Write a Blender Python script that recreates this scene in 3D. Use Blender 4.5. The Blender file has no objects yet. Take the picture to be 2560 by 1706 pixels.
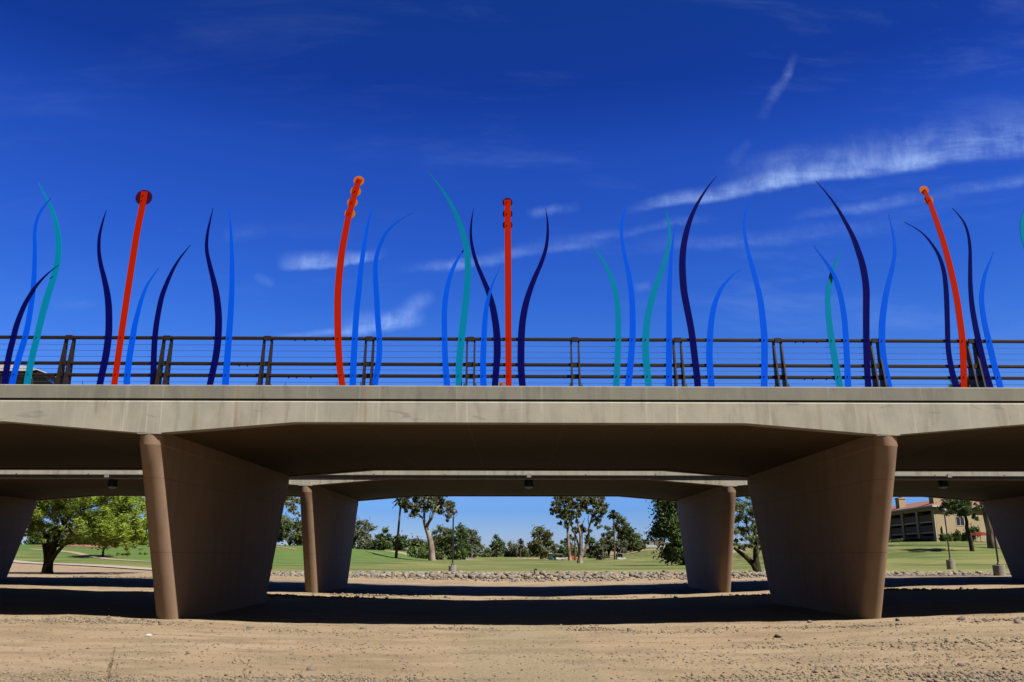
import bpy, bmesh, math, random
import numpy as np
from mathutils import Vector, Matrix
rnd = random.Random(7)
RN = np.random.RandomState(11)
sc = bpy.context.scene
col = sc.collection

# ------------------------------------------------------------------ camera
CAM_H = 1.55
PITCH = math.atan(536 / 2110.0)
YAW = math.radians(.21)
cam_d = bpy.data.cameras.new('camera')
cam_d.sensor_width = 36.0
cam_d.lens = 36.0 * 2110 / 2560
cam_d.clip_end = 8000
cam_d.clip_start = .05
cam = bpy.data.objects.new('camera', cam_d)
col.objects.link(cam)
cam.location = (0, 0, CAM_H)
cam.rotation_euler = (math.pi / 2 + PITCH, 0, YAW)
sc.camera = cam
sc.view_settings.view_transform = 'Standard'
sc.view_settings.look = 'None'
sc.view_settings.exposure = 1.40
sc.view_settings.gamma = 1.0
sc.cycles.diffuse_bounces = 1
sc.cycles.max_bounces = 6
sc.cycles.caustics_reflective = False
sc.cycles.caustics_refractive = False

# survey helper: a photographed point on the wall plane y = Y + s*x -> metres
SK = .0205                       # the bridges run very slightly off the x axis
def ray(px, py):
    a = (px - 1280) / 2110.; b = -(py - 853) / 2110.
    x, y, z = a, math.cos(PITCH) - b * math.sin(PITCH), math.sin(PITCH) + b * math.cos(PITCH)
    c, s = math.cos(YAW), math.sin(YAW)
    return (x * c - y * s, x * s + y * c, z)
def at(px, py, Y, s=0.0):
    r = ray(px, py); t = Y / (r[1] - s * r[0])
    return (r[0] * t, r[1] * t, r[2] * t + CAM_H)

# ------------------------------------------------------------------ sun + sky
KX, KY = .62, .465                # horizontal run of the light per metre of fall: from the right, slightly from behind the camera
SUN_DIR = Vector((KX, -KY, 1)).normalized()      # towards the sun
sun_d = bpy.data.lights.new('sun', 'SUN')
sun_d.energy = 5.0
sun_d.angle = math.radians(.5)
sun_d.color = (1.0, .955, .88)
sun = bpy.data.objects.new('sun', sun_d)
col.objects.link(sun)
sun.rotation_euler = (-SUN_DIR).to_track_quat('-Z', 'Y').to_euler()
sun.location = (20, -20, 60)

world = bpy.data.worlds.new('World')
sc.world = world
world.use_nodes = True
wt = world.node_tree
for n in list(wt.nodes): wt.nodes.remove(n)
class NT:
    """tiny helper for shader trees"""
    def __init__(s, t): s.t = t
    def n(s, typ, **kw):
        nd = s.t.nodes.new(typ)
        for k, v in kw.items(): setattr(nd, k, v)
        return nd
    def link(s, a, b): s.t.links.new(a, b)
    def put(s, sock, v):
        if hasattr(v, 'is_output') or hasattr(v, 'links'): s.link(v, sock)
        else: sock.default_value = v
    def m(s, op, a, b=None, c=None, clamp=False):
        nd = s.n('ShaderNodeMath', operation=op); nd.use_clamp = clamp
        s.put(nd.inputs[0], a)
        if b is not None: s.put(nd.inputs[1], b)
        if c is not None: s.put(nd.inputs[2], c)
        return nd.outputs[0]
    def v(s, op, a, b=None):
        nd = s.n('ShaderNodeVectorMath', operation=op)
        s.put(nd.inputs[0], a)
        if b is not None: s.put(nd.inputs[1], b)
        return nd.outputs['Value'] if op in ('DOT_PRODUCT', 'LENGTH') else nd.outputs[0]
    def ss(s, x, lo, hi, a=0., b=1.):
        nd = s.n('ShaderNodeMapRange', interpolation_type='SMOOTHSTEP')
        s.put(nd.inputs[0], x); s.put(nd.inputs[1], lo); s.put(nd.inputs[2], hi)
        s.put(nd.inputs[3], a); s.put(nd.inputs[4], b)
        return nd.outputs[0]
    def noise(s, vec, scale, detail=4., rough=.55, dist=0., color=False):
        nd = s.n('ShaderNodeTexNoise')
        if vec is not None: s.link(vec, nd.inputs['Vector'])
        nd.inputs['Scale'].default_value = scale
        nd.inputs['Detail'].default_value = detail
        nd.inputs['Roughness'].default_value = rough
        nd.inputs['Distortion'].default_value = dist
        return nd.outputs['Color'] if color else nd.outputs[0]
    def mapping(s, vec, scale=(1, 1, 1), rot=(0, 0, 0), loc=(0, 0, 0)):
        nd = s.n('ShaderNodeMapping')
        s.link(vec, nd.inputs[0])
        nd.inputs[1].default_value = loc; nd.inputs[2].default_value = rot; nd.inputs[3].default_value = scale
        return nd.outputs[0]
    def mix(s, f, a, b, mode='MIX'):
        nd = s.n('ShaderNodeMix', data_type='RGBA', blend_type=mode)
        s.put(nd.inputs[0], f)
        for i, x in ((6, a), (7, b)):
            if isinstance(x, tuple) and len(x) == 3: x = x + (1,)
            s.put(nd.inputs[i], x)
        return nd.outputs[2]
    def ramp(s, f, stops):
        nd = s.n('ShaderNodeValToRGB')
        s.link(f, nd.inputs[0])
        e = nd.color_ramp.elements
        while len(e) < len(stops): e.new(.5)
        for i, (p, c) in enumerate(stops):
            e[i].position = p; e[i].color = tuple(c) + (1,) if len(c) == 3 else c
        return nd.outputs[0]

w = NT(wt)
sky = w.n('ShaderNodeTexSky', sky_type='NISHITA')
sky.sun_disc = False
sky.sun_elevation = math.asin(SUN_DIR.z)
sky.sun_rotation = math.atan2(SUN_DIR.x, SUN_DIR.y)
sky.altitude = 300
sky.air_density = 1.0
sky.dust_density = .2
sky.ozone_density = 1.6
# deep polarised desert blue: the sky colours themselves, more saturated and contrasty
gm = w.n('ShaderNodeGamma'); w.link(sky.outputs[0], gm.inputs[0]); gm.inputs[1].default_value = 1.0
hs = w.n('ShaderNodeHueSaturation'); hs.inputs['Hue'].default_value = .515
hs.inputs['Saturation'].default_value = 1.35; hs.inputs['Value'].default_value = 1.0
w.link(gm.outputs[0], hs.inputs['Color'])
geo = w.n('ShaderNodeTexCoord').outputs['Generated']
sep = w.n('ShaderNodeSeparateXYZ'); w.link(geo, sep.inputs[0])
vx, vy, vz = sep.outputs
tint = w.mix(w.ss(vz, 0.0, .62), (.62, .92, 1.12), (.16, .40, .80))
tint = w.mix(w.ss(vz, .13, .30, 0, .55), tint, (.23, .55, 1.0))
skycol = w.mix(1.0, hs.outputs[0], tint, 'MULTIPLY')
grade = w.ramp(w.m('DIVIDE', vz, .65), [(0., (.40, .34, .60)), (.034, (.375, .34, .585)), (.077, (.26, .30, .545)), (.25, (.56, .54, .68)), (.40, (.70, .65, .73)), (.54, (.75, .63, .75)),
   (.68, (.85, .62, .73)), (.79, (.55, .44, .56)), (.90, (.62, .49, .52)), (1., (.6, .5, .5))])
skycol = w.mix(1.0, skycol, grade, 'MULTIPLY')
dbl = w.n('ShaderNodeVectorMath', operation='SCALE'); w.link(skycol, dbl.inputs[0]); dbl.inputs['Scale'].default_value = 1.515
skycol = dbl.outputs[0]
# side and rear sky greyed and dimmed to weaken blue fill in shade
sd = w.v('DOT_PRODUCT', geo, tuple(SUN_DIR))
lumv = w.v('DOT_PRODUCT', skycol, (.25, .35, .15))
gr = w.n('ShaderNodeCombineXYZ'); w.link(w.m('MULTIPLY', lumv, .86), gr.inputs[0]); w.link(w.m('MULTIPLY', lumv, .92), gr.inputs[1]); w.link(w.m('MULTIPLY', lumv, 1.0), gr.inputs[2])
skycol = w.mix(w.m('MULTIPLY', w.ss(w.m('MULTIPLY', vy, -1.), -.55, .05), .9), skycol, gr.outputs[0])
# cirrus: streaks laid out by bearing (x/y) and slope (z/y)
vyc = w.m('MAXIMUM', vy, .02)
U = w.m('DIVIDE', vx, vyc); V = w.m('DIVIDE', vz, vyc)
cmb = w.n('ShaderNodeCombineXYZ'); w.link(U, cmb.inputs[0]); w.link(V, cmb.inputs[1])
P0 = cmb.outputs[0]
wob = w.noise(P0, 9., 5., .6, color=True)
wv = w.v('SUBTRACT', wob, (.5, .5, .5))
sc1 = w.n('ShaderNodeVectorMath', operation='SCALE'); w.link(wv, sc1.inputs[0]); sc1.inputs['Scale'].default_value = .028
P1 = w.v('ADD', P0, sc1.outputs[0])
hair = w.noise(w.mapping(P0, (9, 3.2, 1), (0, 0, math.radians(-52))), 3.2, 10., .74, .35)
hair2 = w.noise(w.mapping(P0, (5, 22, 1), (0, 0, math.radians(-10))), 1.6, 7., .65, .5)
def uv(px, py):
    r = ray(px, py); return (r[0] / r[1], r[2] / r[1])
# (A px, B px, half width above A/B, below A/B in px, amplitude, use hair)
STREAKS = [((1590, 522), (2010, 452), 16, 28, 6, 11, .40), ((1850, 472), (2700, 352), 18, 38, 9, 16, .46), ((1850, 440), (2700, 300), 30, 40, 20, 24, .13),
           ((1900, 440), (2700, 345), 45, 80, 24, 24, .20),
           ((2020, 545), (2700, 430), 12, 16, 8, 10, .19), ((1030, 672), (1480, 612), 12, 10, 8, 8, .34),
           ((1250, 632), (1760, 545), 10, 10, 8, 8, .16), ((1640, 615), (2230, 575), 18, 18, 12, 12, .15),
           ((715, 668), (950, 640), 26, 14, 6, 5, .48), ((860, 835), (1060, 800), 34, 20, 8, 10, .40),
           ((960, 815), (1080, 740), 16, 16, 14, 12, .24), ((700, 836), (900, 832), 8, 8, 6, 6, .22),
           ((1905, 290), (1985, 140), 12, 8, 12, 8, .20), ((1825, 405), (1880, 350), 12, 10, 12, 10, .05),
           ((1330, 540), (1440, 520), 9, 9, 9, 9, .2), ((560, 590), (660, 575), 20, 20, 16, 16, .08),
           ((640, 700), (690, 712), 8, 8, 8, 8, .12), ((1590, 715), (1630, 708), 9, 9, 9, 9, .14),
           ((130, 755), (240, 760), 12, 8, 10, 8, .07)]
tot = None
PX = 1 / 2050.0
for A, B, ua, ub, la, lb, amp in STREAKS:
    a, b = uv(*A), uv(*B)
    dx, dy = b[0] - a[0], b[1] - a[1]; L = math.hypot(dx, dy)
    rel = w.v('SUBTRACT', P1, (a[0], a[1], 0))
    t = w.v('DOT_PRODUCT', rel, (dx / L / L, dy / L / L, 0))
    nx, ny = -dy / L, dx / L
    if ny < 0: nx, ny = -nx, -ny
    d = w.v('DOT_PRODUCT', rel, (nx, ny, 0))
    up = w.m('MULTIPLY_ADD', t, (ub - ua) * PX * 2.1, ua * PX * 2.1)
    lo = w.m('MULTIPLY_ADD', t, -(lb - la) * PX * 2.1, -la * PX * 2.1)
    up = w.m('MAXIMUM', up, .001); lo = w.m('MINIMUM', lo, -.001)
    gu = w.ss(d, 0., up, 1., 0.); gl = w.ss(d, lo, 0., 0., 1.)
    ends = w.m('MULTIPLY', w.ss(t, -.12, .18), w.ss(t, .8, 1.12, 1., 0.))
    mk = w.m('MULTIPLY', w.m('MULTIPLY', gu, gl), w.m('MULTIPLY', ends, amp))
    tot = mk if tot is None else w.m('ADD', tot, mk)
fib = w.m('ADD', w.ss(hair, .25, .85), w.m('MULTIPLY', w.ss(hair2, .3, .75), .5))
brk = w.ss(w.noise(w.mapping(P0, (3, 7, 1), (0, 0, math.radians(-14)), (3, 1, 0)), 2.6, 8., .66, .4), .36, .62, .30, 1.)
fib = w.m('MULTIPLY', w.m('ADD', w.m('MULTIPLY', fib, .60), .10), brk)
veil = w.m('MULTIPLY', w.ss(w.noise(w.mapping(P0, (1.2, 5.5, 1), (0, 0, math.radians(-9))), 2.1, 8., .62, .4), .50, .84),
           w.m('MULTIPLY', w.ss(U, -.55, .55, .25, 1.), .10))
cl = w.m('ADD', w.m('MULTIPLY', tot, fib), w.m('MULTIPLY', veil, w.ss(vy, .1, .4)), clamp=True)
cl = w.m('MULTIPLY', cl, w.ss(V, .02, .1))
final = w.mix(cl, skycol, (5.2, 7.2, 10.4))
bg = w.n('ShaderNodeBackground'); bg.inputs[1].default_value = .05
w.link(final, bg.inputs[0])
wo = w.n('ShaderNodeOutputWorld'); w.link(bg.outputs[0], wo.inputs[0])

# ------------------------------------------------------------------ object helpers
def tag(o, label=None, cat=None, group=None, kind=None):
    if label: o['label'] = label
    if cat: o['category'] = cat
    if group: o['group'] = group
    if kind: o['kind'] = kind
    return o
def thing(name, label, cat, loc=(0, 0, 0), group=None, rz=0):
    o = bpy.data.objects.new(name, None); col.objects.link(o)
    o.empty_display_size = .2
    o.location = loc; o.rotation_euler = (0, 0, rz)
    return tag(o, label, cat, group)
class MB:
    """collects shapes, then links them as ONE mesh"""
    def __init__(s): s.v = []; s.f = []; s.mi = []
    def add(s, vs, fs, mi=0):
        k = len(s.v); s.v += [tuple(p) for p in vs]
        s.f += [tuple(i + k for i in f) for f in fs]; s.mi += [mi] * len(fs); return s
    def box(s, x0, x1, y0, y1, z0, z1, mi=0):
        vs = [(x, y, z) for z in (z0, z1) for y in (y0, y1) for x in (x0, x1)]
        return s.add(vs, [(0, 2, 3, 1), (4, 5, 7, 6), (0, 1, 5, 4), (2, 6, 7, 3), (0, 4, 6, 2), (1, 3, 7, 5)], mi)
    def obox(s, c, ux, uy, uz, mi=0):
        c, ux, uy, uz = map(Vector, (c, ux, uy, uz))
        vs = [c + ux * a + uy * b + uz * d for d in (-1, 1) for b in (-1, 1) for a in (-1, 1)]
        return s.add(vs, [(0, 2, 3, 1), (4, 5, 7, 6), (0, 1, 5, 4), (2, 6, 7, 3), (0, 4, 6, 2), (1, 3, 7, 5)], mi)
    def tube(s, pts, rad, n=8, cap=True, mi=0):
        pts = [Vector(p) for p in pts]
        if not hasattr(rad, '__len__'): rad = [rad] * len(pts)
        vs = []; up = None
        for i, p in enumerate(pts):
            d = (pts[min(i + 1, len(pts) - 1)] - pts[max(i - 1, 0)]).normalized()
            if up is None:
                up = Vector((0, 0, 1)) if abs(d.z) < .9 else Vector((1, 0, 0))
            a = d.cross(up).normalized(); b = a.cross(d).normalized(); up = b
            for k in range(n):
                t = 2 * math.pi * (k + .5) / n
                vs.append(p + a * (math.cos(t) * rad[i]) + b * (math.sin(t) * rad[i]))
        fs = []
        for i in range(len(pts) - 1):
            for k in range(n):
                q = (k + 1) % n
                fs.append((i * n + k, i * n + q, (i + 1) * n + q, (i + 1) * n + k))
        if cap:
            fs.append(tuple(range(n))[::-1]); fs.append(tuple((len(pts) - 1) * n + k for k in range(n)))
        return s.add(vs, fs, mi)
    def lathe(s, prof, n=20, c=(0, 0, 0), mi=0):
        vs = []
        for r, z in prof:
            for k in range(n):
                t = 2 * math.pi * k / n
                vs.append((c[0] + r * math.cos(t), c[1] + r * math.sin(t), c[2] + z))
        fs = []
        for i in range(len(prof) - 1):
            for k in range(n):
                q = (k + 1) % n
                fs.append((i * n + k, i * n + q, (i + 1) * n + q, (i + 1) * n + k))
        fs.append(tuple(range(n))[::-1]); fs.append(tuple((len(prof) - 1) * n + k for k in range(n)))
        return s.add(vs, fs, mi)
    def prism(s, poly, y0, y1, mi=0):
        """(x,z) outline extruded along y"""
        n = len(poly)
        vs = [(x, y0, z) for x, z in poly] + [(x, y1, z) for x, z in poly]
        fs = [tuple(range(n)), tuple(range(2 * n - 1, n - 1, -1))]
        fs += [(i, i + n, (i + 1) % n + n, (i + 1) % n) for i in range(n)]
        return s.add(vs, fs, mi)
    def build(s, name, mat, parent=None, smooth=None, fix=True):
        me = bpy.data.meshes.new(name)
        me.from_pydata([tuple(v) for v in s.v], [], s.f)
        mats = mat if isinstance(mat, (list, tuple)) else [mat]
        for m_ in mats: me.materials.append(m_)
        if len(mats) > 1: me.polygons.foreach_set('material_index', s.mi)
        if fix:
            bm = bmesh.new(); bm.from_mesh(me); bmesh.ops.recalc_face_normals(bm, faces=bm.faces); bm.to_mesh(me); bm.free()
        if smooth is not None:
            me.polygons.foreach_set('use_smooth', [True] * len(me.polygons))
            me.set_sharp_from_angle(angle=math.radians(smooth))
        o = bpy.data.objects.new(name, me); col.objects.link(o)
        if parent: o.parent = parent
        return o
def np_mesh(name, V, F, mat, parent=None, smooth=False):
    """V (n,3), F (m,k) numpy -> one mesh"""
    me = bpy.data.meshes.new(name)
    k = F.shape[1]
    me.vertices.add(len(V)); me.vertices.foreach_set('co', np.ascontiguousarray(V, dtype=np.float32).ravel())
    me.loops.add(F.size); me.loops.foreach_set('vertex_index', np.ascontiguousarray(F, dtype=np.int32).ravel())
    me.polygons.add(len(F))
    me.polygons.foreach_set('loop_start', np.arange(0, F.size, k, dtype=np.int32))
    me.polygons.foreach_set('loop_total', np.full(len(F), k, dtype=np.int32))
    if smooth: me.polygons.foreach_set('use_smooth', np.ones(len(F), dtype=bool))
    me.update(calc_edges=True)
    me.materials.append(mat)
    o = bpy.data.objects.new(name, me); col.objects.link(o)
    if parent: o.parent = parent
    return o

# ------------------------------------------------------------------ materials
def mat(name, rough=.6, spec=.3, metal=0.):
    m = bpy.data.materials.new(name); m.use_nodes = True
    t = NT(m.node_tree)
    b = m.node_tree.nodes['Principled BSDF']
    b.inputs['Roughness'].default_value = rough
    b.inputs['Specular IOR Level'].default_value = spec
    b.inputs['Metallic'].default_value = metal
    return m, t, b
def bump(t, b, h, strength=.3, dist=.02):
    n = t.n('ShaderNodeBump'); n.inputs['Strength'].default_value = strength; n.inputs['Distance'].default_value = dist
    t.link(h, n.inputs['Height']); t.link(n.outputs[0], b.inputs['Normal'])
def plain(name, c, rough=.6, spec=.3, metal=0., var=.12, scale=3.):
    m, t, b = mat(name, rough, spec, metal)
    co = t.n('ShaderNodeTexCoord').outputs['Object']
    nz = t.noise(co, scale, 5.)
    lo = tuple(x * (1 - var) for x in c); hi = tuple(min(1, x * (1 + var)) for x in c)
    t.link(t.mix(nz, lo, hi), b.inputs['Base Color'])
    return m
def concrete(name, c, stain=(.2, .17, .14), amt=.5, streak=True, patch=0., pits=True):
    m, t, b = mat(name, .85, .2)
    co = t.n('ShaderNodeTexCoord').outputs['Object']
    base = t.mix(t.noise(co, 1.1, 6., .6), tuple(x * .78 for x in c), tuple(x * 1.18 for x in c))
    base = t.mix(t.m('MULTIPLY', t.ss(t.noise(co, .55, 3., .5), .4, .65), .3), base, tuple(x * y for x, y in zip(c, (1.05, .97, .82))))
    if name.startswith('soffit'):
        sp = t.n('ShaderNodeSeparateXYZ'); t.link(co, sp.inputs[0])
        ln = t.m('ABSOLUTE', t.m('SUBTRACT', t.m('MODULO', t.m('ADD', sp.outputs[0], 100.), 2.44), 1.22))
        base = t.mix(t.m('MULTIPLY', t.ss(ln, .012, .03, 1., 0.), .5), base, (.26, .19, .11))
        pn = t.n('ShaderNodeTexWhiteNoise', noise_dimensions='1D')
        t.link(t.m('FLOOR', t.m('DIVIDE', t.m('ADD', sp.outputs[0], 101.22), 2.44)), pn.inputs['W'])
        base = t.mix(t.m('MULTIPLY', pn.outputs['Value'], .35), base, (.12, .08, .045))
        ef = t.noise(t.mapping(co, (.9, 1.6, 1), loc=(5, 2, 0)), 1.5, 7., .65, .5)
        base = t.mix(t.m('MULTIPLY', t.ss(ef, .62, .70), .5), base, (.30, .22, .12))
    if streak:
        s1 = t.noise(t.mapping(co, (1.5, 1.5, .30)), 1.5, 8., .66, .3)
        base = t.mix(t.m('MULTIPLY', t.ss(s1, .50, .66), amt), base, stain)
        s0 = t.noise(t.mapping(co, (.9, .9, .35), loc=(2, 0, 5)), 1.4, 6., .6)
        base = t.mix(t.m('MULTIPLY', t.ss(s0, .45, .62), .42), base, tuple(x * .70 for x in c))
        s2 = t.noise(t.mapping(co, (5, 5, .16), loc=(7, 3, 1)), 1.6, 4., .55)
        base = t.mix(t.m('MULTIPLY', t.ss(s2, .58, .70), .45), base, tuple(min(1, x * 1.5) for x in c))
        s3 = t.noise(t.mapping(co, (3.4, 3.4, .1), loc=(1, 9, 4)), 1.2, 3., .5)
        base = t.mix(t.m('MULTIPLY', t.ss(s3, .62, .74), .42), base, (.40, .26, .13))
    if patch:
        p = t.noise(t.mapping(co, (.55, .55, 2.2), loc=(3, 0, 2)), 1.7, 7., .6, .7)
        base = t.mix(t.m('MULTIPLY', t.ss(p, .62, .67), patch), base, tuple(x * .58 for x in (c[0], c[1], c[2] * 1.1)))
    if pits:
        vo = t.n('ShaderNodeTexVoronoi'); t.link(co, vo.inputs['Vector']); vo.inputs['Scale'].default_value = 4.5
        sp = t.ss(vo.outputs['Distance'], .035, .06, 1., 0.)
        base = t.mix(t.m('MULTIPLY', sp, .6), base, tuple(x * .3 for x in c))
    t.link(base, b.inputs['Base Color'])
    h = t.m('ADD', t.noise(co, 3., 4.), t.m('MULTIPLY', t.noise(co, 60., 3.), .25))
    bump(t, b, h, .25, .02)
    return m
M = {}
M['fascia'] = concrete('fascia_concrete', (.60, .575, .49), (.36, .31, .24), .55, patch=.6)
M['parapet'] = concrete('parapet_concrete', (.36, .35, .30), (.20, .195, .18), .5, patch=.2)
M['soffit'] = concrete('soffit_concrete', (.155, .10, .05), (.09, .055, .028), .3, streak=False, patch=.25)  # concrete darkened: the deep shade under the deck is put into its colour
M['farfascia'] = concrete('far_fascia_concrete', (.64, .60, .50), (.26, .19, .13), .5)
def pier_mat():
    m, t, b = mat('pier_paint', .75, .25)
    co = t.n('ShaderNodeTexCoord').outputs['Object']
    base = t.mix(t.noise(co, 1.3, 5.), (.40, .258, .17), (.50, .33, .222))
    base = t.mix(t.m('MULTIPLY', t.ss(t.noise(t.mapping(co, (2, 2, .5)), 2., 6.), .55, .75), .3), base, (.28, .17, .11))
    sp = t.n('ShaderNodeSeparateXYZ'); t.link(co, sp.inputs[0])
    z = sp.outputs[2]
    for zz in (3.38, 1.62):
        g = t.ss(t.m('ABSOLUTE', t.m('SUBTRACT', z, zz)), .006, .014, 1., 0.)
        base = t.mix(t.m('MULTIPLY', g, .45), base, (.16, .09, .06))
    st = t.noise(t.mapping(co, (1.6, 1.6, .12)), 1.8, 6., .6)
    base = t.mix(t.m('MULTIPLY', t.ss(st, .52, .68), .4), base, (.30, .19, .12))
    dirt = t.m('MULTIPLY', t.ss(t.m('ADD', z, t.m('MULTIPLY', t.noise(co, 2.5, 5.), .5)), .62, .22), .6)
    base = t.mix(dirt, base, (.46, .33, .19))
    vo = t.n('ShaderNodeTexVoronoi'); t.link(co, vo.inputs['Vector']); vo.inputs['Scale'].default_value = 1.9
    base = t.mix(t.m('MULTIPLY', t.ss(vo.outputs['Distance'], .03, .045, 1., 0.), .7), base, (.14, .08, .05))
    t.link(base, b.inputs['Base Color'])
    bump(t, b, t.m('ADD', t.noise(co, 2.2, 3.), t.m('MULTIPLY', t.noise(co, 40., 3.), .3)), .22, .02)
    return m
M['pier'] = pier_mat()
M['navy'] = plain('navy_paint', (.003, .0035, .155), .28, .08, var=.06)
M['blue'] = plain('bright_blue_paint', (.001, .105, .92), .28, .08, var=.04)
M['teal'] = plain('teal_paint', (.001, .25, .47), .28, .08, var=.05)
M['red'] = plain('vermilion_paint', (.60, .022, .0005), .28, .08, var=.05)
def disc_mat(name, c, tr):
    m, t, b = mat(name, .25, .5)
    b.inputs['Base Color'].default_value = c + (1,)
    tl = t.n('ShaderNodeBsdfTranslucent'); tl.inputs[0].default_value = tr + (1,)
    mx = t.n('ShaderNodeMixShader'); mx.inputs[0].default_value = .5
    t.link(b.outputs[0], mx.inputs[1]); t.link(tl.outputs[0], mx.inputs[2])
    t.link(mx.outputs[0], m.node_tree.nodes['Material Output'].inputs[0])
    return m
M['disc_o'] = disc_mat('orange_acrylic', (1., .30, .03), (1., .36, .04))
M['disc_p'] = disc_mat('plum_acrylic', (.12, .008, .10), (.18, .01, .12))
M['steel'] = plain('bronze_painted_steel', (.034, .021, .012), .5, .18, var=.3, scale=8)
M['cable'] = plain('stainless_cable', (.16, .16, .17), .5, .4, .5)
M['bolt'] = plain('bolt_steel', (.12, .12, .13), .4, .5, .7)
M['galv'] = plain('galvanised_metal', (.5, .5, .5), .5, .4, .3)
M['black'] = plain('black_metal', (.022, .02, .018), .5, .35)
M['pole'] = plain('dark_bronze_pole', (.04, .03, .024), .5, .35)
M['white'] = plain('white_paint', (.78, .78, .76), .4, .4, var=.04)
M['glass'] = plain('dark_glass', (.012, .014, .016), .08, .6, var=.02)
M['lens'] = plain('lamp_lens', (.62, .60, .50), .25, .5)
M['base'] = concrete('lamp_footing_concrete', (.48, .45, .39), (.25, .2, .15), .4)
M['tyre'] = plain('rubber', (.02, .02, .02), .8, .2)
M['green_plastic'] = plain('green_plastic', (.01, .10, .06), .5, .35)
M['orange'] = plain('orange_fabric', (.80, .16, .02), .7, .2)
M['cloth_red'] = plain('shaded_red_cloth', (.25, .01, .01), .8, .2)  # darkened red: the parasol's shade is painted into the cloth colour
M['stucco'] = plain('tan_stucco', (.55, .43, .27), .9, .1, var=.1, scale=1.5)
M['stucco_d'] = plain('olive_stucco', (.62, .53, .36), .9, .1, var=.1, scale=1.5)
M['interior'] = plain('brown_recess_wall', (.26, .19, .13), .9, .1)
M['tile'] = plain('clay_roof_tile', (.42, .21, .15), .8, .1, var=.35, scale=2.5)
M['trim'] = plain('pale_trim', (.68, .66, .60), .7, .2)
M['window_blue'] = plain('window_glass', (.10, .22, .26), .15, .6)
def bark(name, a, c, sc_=6.):
    m, t, b = mat(name, .9, .1)
    co = t.n('ShaderNodeTexCoord').outputs['Object']
    t.link(t.mix(t.ss(t.noise(t.mapping(co, (1, 1, .35)), sc_, 6., .65), .35, .65), a, c), b.inputs['Base Color'])
    bump(t, b, t.noise(t.mapping(co, (1, 1, .3)), sc_ * 3, 4.), .5, .03)
    return m
M['bark'] = bark('dark_bark', (.035, .025, .018), (.11, .085, .06))
M['bark_pale'] = bark('pale_eucalyptus_bark', (.20, .14, .10), (.55, .46, .38), 1.6)
M['bark_palm'] = bark('palm_bark', (.10, .075, .05), (.22, .17, .12))
M['bark_green'] = bark('green_brown_bark', (.03, .028, .015), (.085, .075, .035))
def leaf(name, a, c, d=None, tr=.32, big=.35):
    m, t, b = mat(name, .65, .18)
    g = t.n('ShaderNodeNewGeometry')
    co = t.n('ShaderNodeTexCoord').outputs['Object']
    base = t.mix(g.outputs['Random Per Island'], a, c)
    if d: base = t.mix(t.ss(t.noise(co, big, 3., .5), .46, .60), base, d)
    t.link(base, b.inputs['Base Color'])
    tl = t.n('ShaderNodeBsdfTranslucent'); t.link(base, tl.inputs[0])
    mx = t.n('ShaderNodeMixShader'); mx.inputs[0].default_value = tr
    t.link(b.outputs[0], mx.inputs[1]); t.link(tl.outputs[0], mx.inputs[2])
    t.link(mx.outputs[0], m.node_tree.nodes['Material Output'].inputs[0])
    return m
M['leaf_euc'] = leaf('eucalyptus_leaves', (.19, .22, .11), (.33, .36, .18), (.26, .26, .12))
M['leaf_grey'] = leaf('grey_green_leaves', (.18, .21, .12), (.32, .35, .22))
M['leaf_dark'] = leaf('dark_green_leaves', (.09, .15, .045), (.19, .28, .09))
M['leaf_olive'] = leaf('olive_leaves', (.14, .18, .07), (.28, .32, .13))
M['leaf_mix'] = leaf('green_and_rust_leaves', (.13, .17, .055), (.25, .30, .11), (.27, .23, .09), big=.28)
M['leaf_bright'] = leaf('bright_mesquite_leaves', (.36, .50, .05), (.72, .92, .12), (.34, .46, .08), tr=.38, big=.5)
M['leaf_mid'] = leaf('mid_green_leaves', (.12, .22, .04), (.26, .38, .09), tr=.3)
M['leaf_palo'] = leaf('pale_green_fine_leaves', (.22, .30, .12), (.42, .50, .24), tr=.35)
M['leaf_palm'] = leaf('palm_fronds', (.04, .06, .02), (.09, .11, .04))
M['leaf_dry'] = leaf('dry_palm_skirt', (.25, .15, .06), (.38, .25, .1))
def rock(name, cols, rough=.85):
    m, t, b = mat(name, rough, .2)
    g = t.n('ShaderNodeNewGeometry')
    co = t.n('ShaderNodeTexCoord').outputs['Object']
    n = len(cols)
    base = t.ramp(g.outputs['Random Per Island'], [(i / (n - 1), c) for i, c in enumerate(cols)])
    base = t.mix(t.m('MULTIPLY', t.noise(co, 9., 4.), .5), base, (.30, .25, .19))
    t.link(base, b.inputs['Base Color'])
    bump(t, b, t.noise(co, 25., 4.), .4, .02)
    return m
M['pebble'] = rock('pebbles', [(.16, .12, .09), (.36, .26, .165), (.42, .31, .20), (.30, .22, .15), (.46, .38, .27), (.22, .18, .15)])
M['riprap'] = rock('riprap_rock', [(.24, .17, .11), (.46, .37, .28), (.20, .19, .19), (.52, .43, .33), (.38, .27, .18), (.28, .27, .27), (.56, .49, .40)])
M['stone'] = rock('loose_stone', [(.14, .11, .09), (.34, .26, .18), (.22, .18, .16)])

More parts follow.
